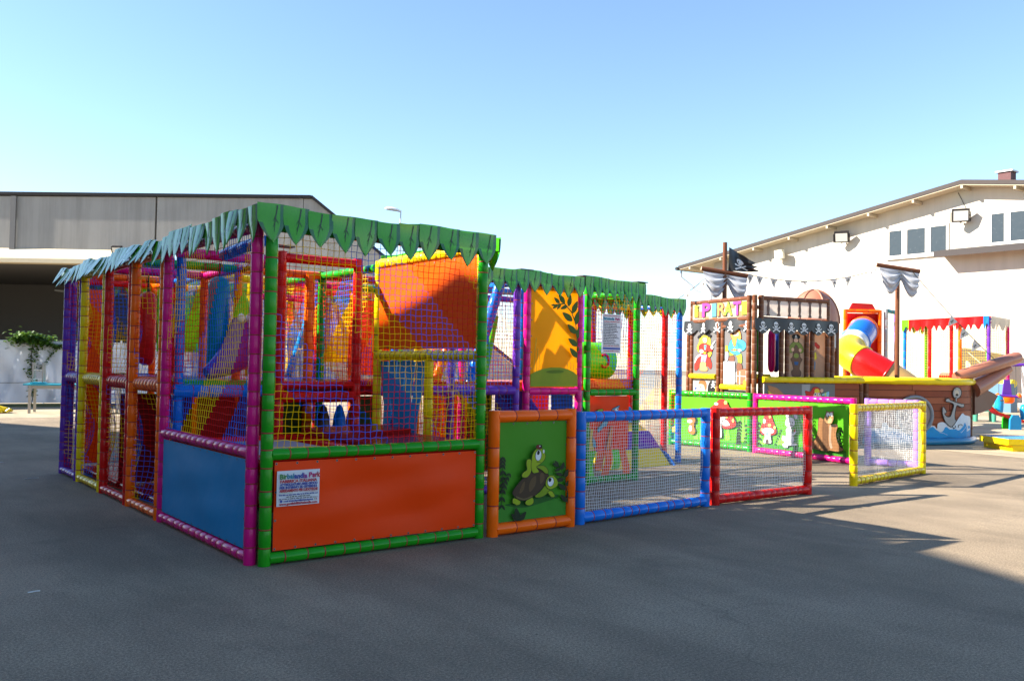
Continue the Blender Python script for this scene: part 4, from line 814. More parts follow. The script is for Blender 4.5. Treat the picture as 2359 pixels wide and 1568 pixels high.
sh += outl(BR, smoothpts([(175, 1040), (215, 965), (290, 870), (380, 795), (470, 735), (540, 770), (590, 830), (545, 930), (480, 1020), (400, 1090), (300, 1135), (215, 1105)]))
sh += [(BR2, smoothpts([(270, 960), (310, 900), (300, 1000), (250, 1050)])), (BR2, smoothpts([(390, 870), (440, 840), (430, 950), (370, 1030), (360, 950)])), (BR2, smoothpts([(490, 810), (530, 800), (540, 870), (490, 930)])), ((.14, .10, .04), smoothpts([(215, 1080), (300, 1110), (390, 1075), (390, 1095), (300, 1130), (220, 1105)]))]
sh += outl(YG, smoothpts([(555, 910), (580, 850), (630, 828), (680, 865), (700, 930), (670, 970), (610, 995), (565, 970)])) + outl((.75, .75, .75), ell(612, 905, 36, 54, .15), 4) + [((.01, .01, .01), ell(602, 882, 17, 26, .3))]
sh += outl(YG, smoothpts([(375, 640), (335, 640), (325, 690), (332, 760), (285, 800), (275, 845), (330, 850), (375, 790), (385, 700)])) + outl(YG, smoothpts([(385, 640), (400, 560), (450, 500), (505, 505), (543, 580), (530, 640), (480, 690), (440, 725), (468, 780), (440, 795), (400, 795), (380, 730)]))
sh += outl(YG2, smoothpts([(440, 722), (520, 710), (570, 755), (575, 800), (545, 800), (500, 760)])) + outl((.75, .75, .75), ell(461, 585, 33, 64, .1), 4) + [((.01, .01, .01), ell(460, 552, 15, 28, .2)), ((.7, .7, .7), ell(522, 535, 10, 24)), ((.01, .01, .01), line([(440, 665), (490, 668), (520, 655)], 5, BR)[0][1])]
sh += outl((.16, .02, .015), ell(466, 482, 34, 26), 4) + [((.02, .015, .01), ell(488, 474, 13, 20)), ((.7, .7, .7), ell(474, 472, 8, 8))]
printing(tp, q, sh, on_panel(tp), base=.008)
fence('blue framed fence panel with white net', (5.70, 6.20), (7.73, 6.27), 'blue', 'net')
fence('red framed fence panel with white net', (7.78, 6.26), (9.56, 6.19), 'red', 'net')
fence('yellow framed fence panel with white net standing apart', (10.68, 6.30), (13.02, 6.52), 'yellow', 'net', step=.115)
fence('lilac framed fence panel with net behind the yellow one', (13.28, 7.62), (13.52, 6.82), 'lilac', 'net')
t, pk = fence('pink framed fence panel with painted rabbit, owl and stump', (13.34, 9.80), (13.10, 7.66), 'pink', 'panel', pcol='meadow2')
z4 = lambda l: [(1690 + x / 6.533, 960 + y / 6.533) for x, y in l]; z5 = lambda l: [(1930 + x / 6.533, 960 + y / 6.533) for x, y in l]
Z4 = lambda s: [(c, z4(p)) for c, p in s]; Z5 = lambda s: [(c, z5(p)) for c, p in s]
GD = (.035, .22, .015); RD = (.50, .03, .02); WH = (.78, .78, .75); LGN = (.20, .66, .05)
def shroom(cap, spots, gill, stem, win, door):
    s = outl(RD, smoothpts(cap), 6)
    for x, y, a, b_, c in spots: s += outl(c, ell(x, y, a, b_), 3)
    s += outl(WH, ell(*gill), 5) + outl(WH, smoothpts(stem), 5) + outl((.2, .5, .48), ell(*win), 4) + [((.06, .03, .02), ell(*door))]
    return s
YS = (.75, .62, .15)
sh = [(GD, z4([(1320, 1040), (1960, 1075)]) + z5([(1270, 1150), (1275, 1262)]) + z4([(1320, 1120)]))]
for x, l in ((1380, 200), (1450, 120), (1720, 160), (1780, 200)): sh += [(LGN, z4(smoothpts([(x - 20, 1040), (x + l * .1, 1040 - l), (x + 50, 1040)])))]
sh += Z4(sprig([(1690, 1020), (1735, 900), (1785, 780)], 60, 14, DK, 6, .4) + sprig([(1380, 1010), (1375, 820), (1350, 640)], 90, 34, DK, 5, .6))
sh += Z4(shroom([(1500, 515), (1590, 515), (1645, 640), (1700, 790), (1690, 855), (1610, 885), (1460, 880), (1408, 800), (1450, 680)], [(1485, 640, 22, 45, WH), (1585, 560, 18, 30, YS), (1580, 710, 30, 28, YS), (1440, 790, 20, 30, YS), (1675, 750, 20, 30, YS)], (1555, 812, 110, 55), [(1500, 840), (1590, 840), (1602, 930), (1618, 1010), (1590, 1028), (1540, 1020), (1490, 1020), (1478, 990), (1500, 920)], (1542, 865, 18, 28), (1545, 1000, 30, 42)))
rb = outl(WH, ell(333, 535, 26, 52, -.15), 4) + [((.62, .32, .55), ell(335, 540, 12, 34, -.15))] + outl(WH, ell(478, 550, 30, 48, -.5), 4) + [((.62, .32, .55), ell(468, 560, 12, 26, -.4))]
rb += outl((.7, .7, .7), ell(300, 1065, 50, 36, .5), 4) + outl(WH, ell(275, 940, 32, 48), 4) + outl(WH, smoothpts([(320, 770), (400, 760), (430, 860), (450, 960), (420, 1050), (330, 1060), (285, 980), (320, 880)]), 5) + [((.42, .42, .45), ell(385, 970, 30, 60))]
rb += outl(WH, ell(440, 1048, 62, 22), 4) + outl(WH, smoothpts([(340, 830), (390, 820), (440, 850), (470, 800), (495, 815), (470, 870), (400, 905), (350, 890)]), 4) + outl((.6, .12, .03), ell(472, 800, 12, 30, .3), 3)
rb += outl(WH, smoothpts([(310, 650), (335, 580), (400, 565), (455, 600), (465, 690), (420, 740), (370, 750), (315, 710)]), 5) + [((.02, .02, .02), ell(388, 650, 10, 18)), ((.02, .02, .02), ell(430, 660, 8, 14)), ((.4, .4, .42), ell(385, 715, 50, 16)), ((.02, .02, .02), ell(424, 706, 12, 10))]
sh += Z5(rb)
sh += Z5(sprig([(740, 1010), (748, 790), (745, 575)], 70, 20, DK, 8, .45) + sprig([(790, 960), (770, 860)], 50, 16, DK, 3, .45) + sprig([(1210, 1050), (1185, 900), (1250, 780)], 70, 26, DK, 6, .6))
SB = (.26, .12, .045); SB2 = (.13, .06, .025)
st = outl(SB, smoothpts([(690, 1060), (790, 1005), (860, 850), (882, 585), (945, 590), (965, 640), (1060, 690), (1180, 690), (1152, 830), (1162, 950), (1205, 1060), (1268, 1125), (1180, 1160), (1060, 1140), (960, 1150), (810, 1118)], 3), 5)
st += [(SB2, smoothpts([(948, 605), (1010, 640), (1040, 780), (1030, 960), (1055, 1135), (960, 1145), (940, 900)], 3)), ((.34, .24, .16), smoothpts([(1050, 720), (1085, 730), (1075, 950), (1100, 1100), (1050, 1060)], 3)), ((.03, .02, .015), smoothpts([(1080, 690), (1180, 690), (1150, 728), (1090, 722)], 3)), (SB2, smoothpts([(800, 1100), (860, 1010), (880, 1110)], 3))]
ow = outl((.36, .20, .08), smoothpts([(985, 640), (980, 560), (1005, 480), (1010, 445), (1040, 465), (1090, 460), (1118, 450), (1115, 500), (1115, 580), (1100, 640), (1060, 680)], 3), 5) + [((.5, .34, .16), ell(1055, 610, 40, 50)), (WH, ell(1033, 515, 27, 40)), (WH, ell(1085, 512, 24, 38)), ((.02, .02, .02), ell(1040, 535, 9, 14)), ((.02, .02, .02), ell(1078, 535, 9, 14)), ((.6, .4, .03), ell(1060, 556, 8, 14))]
sh += Z5(st + ow)
printing(pk, [(1896, 999), (2136, 1010.5), (2134, 1153), (1896, 1127)], sh, on_panel(pk), base=.006)
t, gk = fence('green framed fence panel with painted mushroom houses', (13.28, 11.75), (13.42, 9.88), 'green', 'panel', pcol='meadow2')
sh = [(GD, z4([(-60, 1000), (1200, 1040), (1200, 1090), (-60, 1070)]))]
for x, l in ((430, 300), (520, 330), (620, 300), (1080, 420), (1130, 480), (1180, 420), (20, 380), (910, 260)): sh += [(LGN, z4(smoothpts([(x - 30, 985), (x - 10, 985 - l * .6), (x + 15, 985 - l), (x + 35, 985 - l * .5), (x + 45, 985)])))]
sh += Z4(sprig([(1075, 1020), (1085, 860), (1100, 640)], 80, 26, DK, 8, .45) + sprig([(1180, 990), (1200, 850), (1190, 700)], 60, 20, DK, 5, .5))
sh += Z4(outl(RD, smoothpts([(850, 520), (930, 500), (1000, 560), (1045, 680), (1030, 750), (930, 790), (850, 760)]), 6) + outl(YS, ell(905, 570, 26, 40), 3) + outl(YS, ell(1005, 640, 18, 36), 3) + outl((.6, .6, .6), smoothpts([(850, 640), (920, 640), (960, 720), (900, 740), (850, 720)]), 4))
sh += Z4(shroom([(735, 360), (800, 275), (870, 262), (930, 345), (960, 450), (900, 560), (680, 570), (600, 560), (640, 450)], [(900, 320, 24, 34, YS), (760, 345, 30, 25, WH), (700, 480, 40, 34, WH), (850, 470, 30, 36, YS)], (760, 600, 140, 60), [(690, 590), (840, 580), (835, 760), (845, 920), (815, 955), (760, 940), (690, 945), (660, 900), (690, 760)], (762, 716, 30, 42), (755, 905, 42, 60)))
sh += Z4(outl((.55, .16, .03), smoothpts([(330, 860), (340, 780), (360, 700), (320, 660), (330, 600), (390, 560), (430, 590), (440, 660), (420, 740), (440, 860), (400, 910)]), 5) + [(WH, ell(355, 670, 38, 34)), (WH, ell(365, 800, 22, 60)), ((.02, .02, .02), ell(352, 660, 7, 10)), ((.35, .08, .02), ell(395, 580, 18, 24))])
sh += Z4(outl((.75, .48, .02), smoothpts([(70, 860), (60, 800), (100, 770), (140, 750), (160, 780), (130, 850), (100, 880)]), 4))
printing(gk, [(1701, 990.5), (1876, 997.5), (1873.7, 1124.5), (1701, 1113)], sh, on_panel(gk), base=.006)
# ================================================================== PIRATE SHIP
T = V(14.3, 10.5, 0); su = V(.97, -.25, 0).normalized(); sw = V(.25, .97, 0).normalized()
def SP(a, c, z=0): return T + su * a + sw * c + V(0, 0, z)
sp = thing('pirate_ship', 'brown pirate ship playhouse with masts and painted panels', 'playhouse', T)
BRN = mat('brown_pole_vinyl', (.145, .048, .018), .33, 0, .15, .1, 20, spec=.3); BRL = mat('brown_pole_tie', (.28, .16, .09), .6)
def bpost(a, c, z0, z1, r=.05): b = MB(); b.padded(SP(a, c, z0), SP(a, c, z1), r, 10, .16); return b.build('post', [BRN, BRL], sp)
def brail(p, q, r=.045, step=.3): b = MB(); b.padded(p, q, r, 10, step); return b.build('rail', [BRN, BRL], sp)
for a, c, z1 in ((-.02, -.02, 2.95), (-.04, .12, 2.95), (0, .98, 2.45), (0, 1.12, 2.45), (0, 2.05, 2.95), (.02, 2.2, 2.4), (.12, -.04, 2.95), (.66, 0, 2.4), (.80, 0, 2.4), (1.30, 0, 2.4), (1.44, 0, 2.4), (1.84, 0, 2.95), (1.98, .02, 2.45), (1.9, 2.1, 2.95), (.95, 2.1, 2.5)): bpost(a, c, 0, z1)
for p, q in ((SP(0, .1, 2.90), SP(0, 2.03, 2.90)), (SP(0, .1, 2.50), SP(0, 2.03, 2.50)), (SP(.1, 0, 2.90), SP(1.85, 0, 2.90)), (SP(.1, 0, 2.50), SP(1.95, 0, 2.48)), (SP(0, 2.08, 2.9), SP(1.9, 2.1, 2.9)), (SP(1.9, .1, 2.9), SP(1.9, 2.1, 2.9)), (SP(0, .1, 2.36), SP(0, 1.0, 2.36))): brail(p, q)
def fpan(A, B, z0, z1, col, n, trans=.3, label=None):
    return panel(sp, A, B, z0, z1, col, trans, eyelets=False, wr=.003, nrm=n)
COL['cream'] = (.52, .43, .31); COL['silver'] = (.22, .21, .21); COL['peach'] = (.62, .42, .28); COL['balu'] = (.88, .82, .75); COL['plank'] = (.22, .085, .045); COL['offwhite'] = (.55, .53, .49)
nl, nf = -su, -sw
# lettered board
bd = fpan(SP(-.03, 2.0), SP(-.03, .12), 2.54, 2.86, 'cream', nl)
q = [(145, 305), (968, 255), (968, 465), (145, 510)]
sh = []
for x, y, w, h in ((230, 400, 60, 90), (340, 470, 50, 40), (450, 480, 60, 26), (520, 330, 40, 60), (630, 340, 50, 40), (830, 400, 70, 60), (720, 300, 40, 50)): sh.append(((.52, .20, .09), [(x, y), (x + w, y - 4), (x + w, y + h), (x, y + h)]))
printing(bd, q, sh, on_panel(bd), base=.006)
LC = dict(y=(.62, .62, .03), p=(.75, .05, .38), c=(.10, .55, .75), o=(.75, .27, .08), g=(.40, .70, .04))
for ch, px, py, w, h, c in (('i', 178, 465, 66, 170, 'y'), ('P', 300, 465, 125, 185, 'p'), ('I', 445, 462, 66, 175, 'c'), ('R', 528, 455, 125, 180, 'o'), ('A', 628, 450, 112, 175, 'g'), ('T', 752, 445, 110, 178, 'p'), ('I', 872, 440, 72, 170, 'y')):
    s0, t0 = invbil(q, px, py); s1, _ = invbil(q, px + w, py); _, t1 = invbil(q, px, py - h); A_, e_, L_, z0_, z1_, n_, o_ = p_fr[bd.name]
    hh = (t0 - t1) * (z1_ - z0_); P = A_ + e_ * (s0 * L_) + V(0, 0, z1_ - t0 * (z1_ - z0_))
    for m_, d_, bo in ((mat('letter_shadow', (.02, .015, .015), .5, 0, 0), .010, .020), (mat('letter_' + c, LC[c], .4, .2, .15), .016, .008)):
        o = lettering(bd, ch, hh * 1.36, face_m(P + n_ * d_ + e_ * (.008 if d_ < .012 else 0) - V(0, 0, .006 if d_ < .012 else 0), e_), m_, bo * hh / .27, fit=(s1 - s0) * L_, name='letter', extrude=.002)
        if d_ > .012:
            for sx, sz in ((.0, 0), (.0, hh * .9)):
                if ch in 'iIPTA': pass
# balustrade board
bb = fpan(SP(.12, -.02), SP(1.82, -.02), 2.55, 2.86, 'balu', nf, .65)
for k in range(6):
    s0 = .30 + k * .262
    prof = [(.035, 0), (.035, .03), (.018, .06), (.026, .10), (.030, .15), (.024, .20), (.016, .26), (.034, .29), (.036, .31)]
    part('baluster', lambda b: b.prism([SP(s0 - r, -.028, 2.55 + z) for r, z in prof] + [SP(s0 + r, -.028, 2.55 + z) for r, z in reversed(prof)], nf * .012), mat('baluster_brown', (.10, .045, .03), .5), bb)
# black skull valance
BLK = mat('black_vinyl', (.02, .02, .021), .4, 0, .2, .15, 8)
def scall(P, dirv, nrm, L, z, n, sk=True, dip=.10):
    def f(u, v):
        w = abs(math.sin(u * n * math.pi)); zz = z - (.20 + dip * w) * (1 - v); return P + dirv * (u * L) + nrm * (.035 + .02 * math.sin(u * 20) + .015 * (1 - v)) + V(0, 0, zz)
    b = MB(); b.sheet(f, n * 10, 3, .005, -nrm); o = b.build('skull_valance', [BLK], sp)
    sh = []; pl = lambda s, t_, h: f(s, 1 - t_) + nrm * h
    for k in range(n): sh += skull((k + .5) / n * L, .15, .15)
    printing(o, [(0, 0), (L, 0), (L, .30), (0, .30)], sh, pl, base=.006, dz=.0003, name='skull_print')
scall(SP(0, 2.3), -sw, nl, 2.35, 2.52, 5); scall(SP(-.05, -.03), su, nf, 2.08, 2.50, 6)
# painted pirate panels
p1 = fpan(SP(0, 2.0), SP(0, 1.16), 1.39, 2.34, 'silver', nl, .35); p2 = fpan(SP(0, .94), SP(0, .16), 1.19, 2.34, 'silver', nl, .35)
q = [(150, 600), (495, 590), (495, 1240), (150, 1250)]
SK = (.72, .42, .28); YH = (.75, .58, .05); RC = (.55, .03, .02); BK = (.015, .015, .016)
sh = outl(RC, smoothpts([(280, 960), (220, 1010), (180, 1100), (175, 1180), (200, 1200), (260, 1130), (360, 1130), (400, 1170), (418, 1120), (400, 1040), (360, 960)]), 5) + outl((.6, .65, .7), smoothpts([(265, 950), (200, 1000), (172, 1080), (180, 1090), (215, 1020), (280, 970)]), 3)
sh += outl(YH, smoothpts([(250, 720), (300, 690), (360, 690), (395, 740), (400, 850), (415, 950), (380, 1000), (350, 900), (300, 880), (240, 940), (205, 870), (235, 790)]), 5)
sh += outl((.50, .28, .62), [(275, 960), (355, 955), (345, 1010), (330, 1085), (305, 1085), (300, 1010), (290, 1085), (265, 1080)], 4) + outl((.62, .30, .12), smoothpts([(265, 1080), (335, 1080), (340, 1130), (365, 1170), (350, 1200), (300, 1205), (260, 1195), (250, 1160)]), 4)
sh += outl(RC, smoothpts([(240, 840), (300, 805), (380, 830), (425, 880), (420, 920), (370, 920), (350, 880), (350, 960), (270, 960), (240, 910)]), 5) + [((.06, .35, .42), [(310, 830), (345, 830), (335, 900), (315, 900)]), ((.08, .04, .02), [(270, 935), (355, 930), (355, 955), (272, 960)]), ((.75, .52, .03), ell(322, 945, 16, 16))]
sh += outl(WH, ell(275, 920, 28, 26), 3) + outl(WH, ell(425, 860, 18, 28), 3) + outl((.6, .62, .66), [(415, 830), (465, 765), (472, 775), (430, 845)], 2)
sh += outl(SK, smoothpts([(290, 760), (300, 725), (345, 725), (358, 760), (345, 795), (318, 805)]), 4) + [(BK, ell(308, 752, 6, 9)), (BK, ell(338, 748, 6, 9)), (RC, ell(325, 785, 11, 5))]
sh += outl(YH, smoothpts([(285, 740), (280, 700), (320, 690), (365, 705), (362, 735), (330, 712), (300, 720)]), 3)
sh += outl(BK, smoothpts([(228, 735), (225, 705), (260, 680), (280, 640), (320, 620), (355, 650), (375, 675), (412, 685), (400, 720), (360, 700), (310, 685), (265, 715)]), 3) + skull(318, 660, 30)
printing(p1, q, sh, on_panel(p1), base=.006)
q = [(605, 600), (970, 590), (970, 1355), (605, 1370)]
OB = (.70, .26, .06); BLU = (.06, .38, .62); GRN = (.36, .62, .04); BT = (.18, .075, .045)
sh = outl(GRN, smoothpts([(690, 930), (730, 920), (790, 950), (850, 940), (872, 1000), (865, 1070), (820, 1080), (810, 1010), (770, 960), (730, 975), (700, 985)]), 4) + outl(BT, smoothpts([(675, 1040), (690, 990), (740, 975), (765, 1000), (755, 1050)]), 4) + outl(BT, smoothpts([(810, 1075), (860, 1075), (880, 1130), (870, 1165), (810, 1165), (795, 1130)]), 4)
sh += outl(BLU, smoothpts([(720, 760), (770, 740), (830, 755), (900, 780), (930, 830), (910, 890), (860, 910), (820, 890), (850, 940), (800, 965), (740, 950), (700, 925), (670, 880), (690, 810)]), 5) + [((.03, .2, .4), smoothpts([(800, 800), (860, 830), (880, 870), (820, 870)])), ((.2, .09, .04), [(710, 895), (830, 885), (830, 905), (715, 915)]), ((.75, .5, .03), ell(765, 898, 20, 20)), (WH, ell(840, 905, 24, 16))]
sh += outl(OB, smoothpts([(705, 700), (715, 640), (760, 610), (810, 620), (845, 660), (860, 740), (835, 760), (800, 740), (785, 820), (765, 855), (740, 810), (725, 750)]), 5) + [(SK, smoothpts([(735, 680), (770, 650), (820, 665), (825, 705), (790, 715), (750, 710)])), (BK, ell(745, 685, 15, 15)), (BK, ell(790, 682, 6, 9)), (SK, ell(775, 705, 12, 12))]
sh += outl((.7, .75, .8), smoothpts([(640, 930), (672, 930), (672, 1010), (650, 1050), (632, 1000)]), 3) + outl((.75, .55, .03), smoothpts([(630, 915), (640, 880), (630, 850), (660, 845), (668, 880), (672, 925)]), 3)
sh += outl((.42, .13, .07), [(795, 1195), (830, 1165), (930, 1145), (948, 1190), (945, 1240), (860, 1250), (800, 1235)], 5) + outl((.42, .13, .07), [(795, 1255), (945, 1250), (945, 1330), (850, 1352), (795, 1330)], 5) + line([(795, 1245), (945, 1240)], 9, WH) + line([(850, 1180), (850, 1350)], 9, WH) + line([(800, 1190), (800, 1330)], 8, WH) + line([(942, 1170), (942, 1335)], 8, WH) + outl((.75, .6, .04), smoothpts([(900, 1350), (920, 1290), (950, 1320), (960, 1352)]), 3)
sh += [((.8, .8, .8), [(610, 1060), (778, 1055), (778, 1350), (610, 1360)])] + line([(690, 1318), (768, 1318)], 4, (.3, .4, .6))
printing(p2, q, sh, on_panel(p2), base=.006)
YP = pad('yellow'); PY = pad('lyellow')
def yrail(p, q, r=.055, step=.25, name='bumper'): b = MB(); b.padded(p, q, r, 12, step, lash=False); return b.build(name, [YP], sp)
yrail(SP(-.05, 2.02, 1.34), SP(-.05, 1.14, 1.34)); yrail(SP(-.05, .96, 1.14), SP(-.05, .14, 1.14))
p3 = fpan(SP(0, 2.0), SP(0, 1.16), .55, 1.28, 'offwhite', nl, .35)
q = [(160, 1295), (500, 1295), (500, 1600), (160, 1600)]
sh = outl(SK, smoothpts([(245, 1360), (260, 1325), (300, 1320), (345, 1330), (340, 1400), (310, 1430), (260, 1420)]), 4) + outl((.32, .12, .04), smoothpts([(245, 1335), (270, 1310), (330, 1312), (355, 1345), (345, 1390), (320, 1345), (280, 1335)]), 3) + [(BK, ell(275, 1365, 5, 8)), (RC, smoothpts([(280, 1425), (310, 1420), (312, 1455), (285, 1455)])), ((.05, .1, .4), ell(200, 1378, 14, 8, -.6)), ((.8, .8, .8), smoothpts([(210, 1600), (230, 1450), (340, 1440), (370, 1600)]))]
sh += outl(BK, ell(435, 1380, 58, 75, .2), 3) + skull(450, 1330, 46) + outl((.75, .55, .03), smoothpts([(480, 1420), (498, 1330), (500, 1460)]), 2)
printing(p3, q, sh, on_panel(p3), base=.006)
fpan(SP(0, .94), SP(0, .16), .5, 1.08, 'silver', nl, .35)
p4 = fpan(SP(.83, .02), SP(1.28, .02), 1.36, 2.28, 'peach', nf, .4)
q = [(615, 520), (865, 520), (865, 1210), (615, 1220)]
GP = (.22, .26, .05); TB = (.15, .075, .045)
sh = outl(TB, smoothpts([(690, 1200), (675, 1130), (700, 1090), (680, 1000), (660, 940), (690, 900), (690, 700), (700, 640), (760, 640), (775, 700), (790, 900), (820, 940), (795, 1000), (780, 1090), (805, 1130), (790, 1200)], 3), 4) + outl(GP, smoothpts([(690, 690), (640, 760), (635, 830), (670, 850), (690, 800), (730, 720), (780, 800), (800, 850), (838, 820), (825, 750), (775, 690)], 3), 4) + [(SK, ell(685, 800, 20, 28)), (SK, ell(790, 805, 20, 28)), (SK, ell(730, 660, 32, 30)), ((.03, .1, .25), [(705, 980), (770, 980), (760, 1030), (715, 1030)]), (GP, smoothpts([(700, 880), (735, 850), (770, 880), (760, 920), (710, 920)]))] + outl(BK, smoothpts([(675, 610), (690, 575), (730, 570), (770, 580), (785, 610), (760, 640), (730, 620), (695, 640)], 3), 3) + skull(728, 600, 30)
printing(p4, q, sh, on_panel(p4), base=.006)
p5 = fpan(SP(1.47, .02), SP(1.82, .02), 1.36, 2.28, 'peach', nf, .55)
sh = outl(RC, smoothpts([(940, 720), (980, 700), (1010, 730), (1040, 760), (1030, 800), (990, 780), (950, 760)]), 3) + outl((.72, .6, .04), [(940, 840), (985, 850), (1000, 940), (945, 965)], 3) + outl((.05, .3, .55), [(940, 975), (975, 985), (970, 1100), (940, 1110)], 3) + outl(SK, ell(960, 790, 26, 34), 3)
printing(p5, [(935, 540), (1140, 560), (1140, 1250), (935, 1210)], sh, on_panel(p5), base=.006)
yrail(SP(.83, .10, 1.38), SP(1.28, .10, 1.38)); yrail(SP(.1, .3, 1.36), SP(.62, .3, 1.36))
part('deck', lambda b: b.prism([SP(.05, .1, 1.22), SP(2.6, .1, 1.22), SP(2.6, 2.1, 1.22), SP(.05, 2.1, 1.22)], (0, 0, .1)), pad('orange'), sp)
for a, c, col in ((.50, .5, 'green'), (.84, .5, 'pink'), (1.30, .9, 'navy')):
    P = SP(a, c, 0); tb = thing('hanging_bag', {'green': 'dark green hanging bag inside the pirate ship tower', 'pink': 'magenta hanging bag inside the pirate ship tower', 'navy': 'navy blue hanging bag inside the pirate ship tower'}[col], 'punch bag', P + V(0, 0, 1.5), 'bags inside the pirate tower')
    part('bag', lambda b: b.loft([P + V(0, 0, z) for z in (1.45, 1.5, 1.6, 2.2, 2.28, 2.32)], [.03, .06, .075, .075, .06, .02], 12), pad(col), tb)
    part('strap', lambda b: b.loft([P + V(0, 0, 2.3), P + V(0, 0, 2.46)], .012, 6), pad('black'), tb)
# ---- hull
Jx = SP(2.76, 0); HP = [Jx, V(17.45, 9.36, 0), V(17.92, 9.08, 0), V(18.5, 8.82, 0), V(19.15, 8.70, 0), V(19.76, 8.86, 0)]
def hull(t):
    n = len(HP) - 1; x = min(n - 1e-6, max(0, t * n)); i = int(x); g = x - i
    a, b_, c, d = HP[max(0, i - 1)], HP[i], HP[i + 1], HP[min(n, i + 2)]
    return .5 * (2 * b_ + (c - a) * g + (2 * a - 5 * b_ + 4 * c - d) * g * g + (3 * b_ - a - 3 * c + d) * g ** 3)
def hn(t): d = hull(min(1, t + .02)) - hull(max(0, t - .02)); return V(d.y, -d.x, 0).normalized()
PLK = [mat('hull_plank_%d' % k, c, .6, .05, .22, .1, 6, 3, spec=.2) for k, c in enumerate(((.33, .088, .036), (.27, .068, .028), (.37, .105, .045), (.24, .058, .026)))]
rp = random.Random(5); zb, zt_, nr = .16, 1.27, 8
for k in range(nr):
    z0 = zb + (zt_ - zb) * k / nr; z1 = zb + (zt_ - zb) * (k + 1) / nr - .010
    cuts = [0] + sorted([rp.uniform(.25, .45), rp.uniform(.6, .8)]) + [1]
    for i in range(3):
        t0, t1 = cuts[i] + (.002 if i else 0), cuts[i + 1] - .002; g = rp.uniform(0, .006)
        part('plank', lambda b: b.sheet(lambda u, v: hull(t0 + (t1 - t0) * u) + hn(t0 + (t1 - t0) * u) * g + V(0, 0, z0 + (z1 - z0) * v), 8, 1, .02, (0, 1, 0)), PLK[rp.randrange(4)], sp)
part('hull_backing', lambda b: b.sheet(lambda u, v: hull(u) + V(0, .02, .02 + 1.24 * v), 20, 1, .02, (0, 1, 0)), mat('hull_seam_dark', (.03, .015, .01), .8), sp)
# planks and window sheet between tower and joint
for k in range(nr):
    z0 = zb + (zt_ - zb) * k / nr; z1 = zb + (zt_ - zb) * (k + 1) / nr - .010
    part('plank', lambda b: b.prism([SP(1.9 - .04 * k, -.08, z0), SP(2.62, -.08, z0), SP(2.62, -.08, z1), SP(1.9 - .04 * k - .03, -.08, z1)], sw * .02), PLK[rp.randrange(4)], sp)
part('hull_backing', lambda b: b.prism([SP(1.62, -.055, .05), SP(2.68, -.055, .05), SP(2.68, -.055, 1.26), SP(1.62, -.055, 1.26)], sw * .02), mat('hull_seam_dark', (.03, .015, .01), .8), sp)
p6 = panel(sp, SP(.16, -.10), SP(1.95, -.10), .35, 1.24, 'silver', .3, eyelets=False, wr=.003, nrm=nf)
q = [(285, 1320), (1400, 1320), (1400, 1900), (285, 1900)]
sh = [((.52, .22, .10), [(330, 1340), (480, 1380), (640, 1500), (800, 1900), (560, 1900), (420, 1560)]), ((.75, .5, .05), [(330, 1400), (430, 1470), (480, 1600), (400, 1560)]), ((.36, .35, .36), [(860, 1330), (1000, 1330), (960, 1600), (870, 1560)])]
sh += outl(RC, smoothpts([(920, 1415), (1000, 1425), (1040, 1375), (1100, 1365), (1150, 1390), (1160, 1440), (1060, 1500), (1000, 1520), (950, 1520), (930, 1460)]), 4) + [((.75, .55, .05), smoothpts([(1070, 1400), (1120, 1385), (1150, 1420), (1120, 1450), (1075, 1470)])), (SK, smoothpts([(1040, 1500), (1060, 1450), (1140, 1440), (1180, 1500), (1120, 1560), (1060, 1560)])), (WH, ell(1078, 1462, 18, 26)), (BK, ell(1076, 1458, 9, 15)), (WH, ell(1140, 1460, 18, 20)), (BK, ell(1146, 1458, 7, 12)), (SK, ell(1180, 1410, 26, 24))] + outl((.30, .58, .60), [(1180, 1455), (1280, 1420), (1300, 1450), (1290, 1490), (1180, 1475)], 4) + [((.5, .65, .2), [(1225, 1440), (1250, 1430), (1252, 1484), (1228, 1480)]), ((.3, .6, .8), ell(1285, 1455, 14, 34, .1))]
printing(p6, q, sh, on_panel(p6), base=.006)
yrail(SP(.10, -.12, 1.31), SP(2.66, -.14, 1.31), .06)
b = MB(); pts = [hull(i / 24) + hn(i / 24) * .04 + V(0, 0, 1.315) for i in range(25)]; b.loft(pts, [.05] + [.068 + .003 * math.sin(i * 2.1) for i in range(23)] + [.05], 12); b.build('bumper', [YP], sp)
b = MB(); b.loft([hull(i / 24) + hn(i / 24) * .05 + V(0, 0, .075) for i in range(25)], .07, 12); b.build('base_roll', [mat('sea_blue_roll', (.03, .24, .42), .3, 0, .1)], sp)
HB = [V(19.8, 8.95, 0), V(19.55, 9.7, 0), V(19.0, 10.5, 0), V(18.3, 11.2, 0), V(17.4, 11.8, 0)]
part('far_hull', lambda b: b.sheet(lambda u, v: HB[min(3, int(u * 4))].lerp(HB[min(3, int(u * 4)) + 1], u * 4 - min(3, int(u * 4))) + V(0, 0, .05 + 1.2 * v), 16, 2, .03, (0, 1, 0)), PLK[1], sp)
for i, (p, q) in enumerate(((HB[0], HB[2]), (HB[2], HB[4]))): yrail(p + V(0, 0, 1.33 + .003 * i), q + V(0, 0, 1.33 + .003 * i), .06, .4)
for P, r in ((V(19.80, 8.90, 0), .06), (SP(2.70, -.04), .055), (SP(2.84, -.05), .055)):
    b = MB(); b.padded(P, P + V(0, 0, 1.30), r, 10, .25); b.build('post', [BRN, BRL], sp)
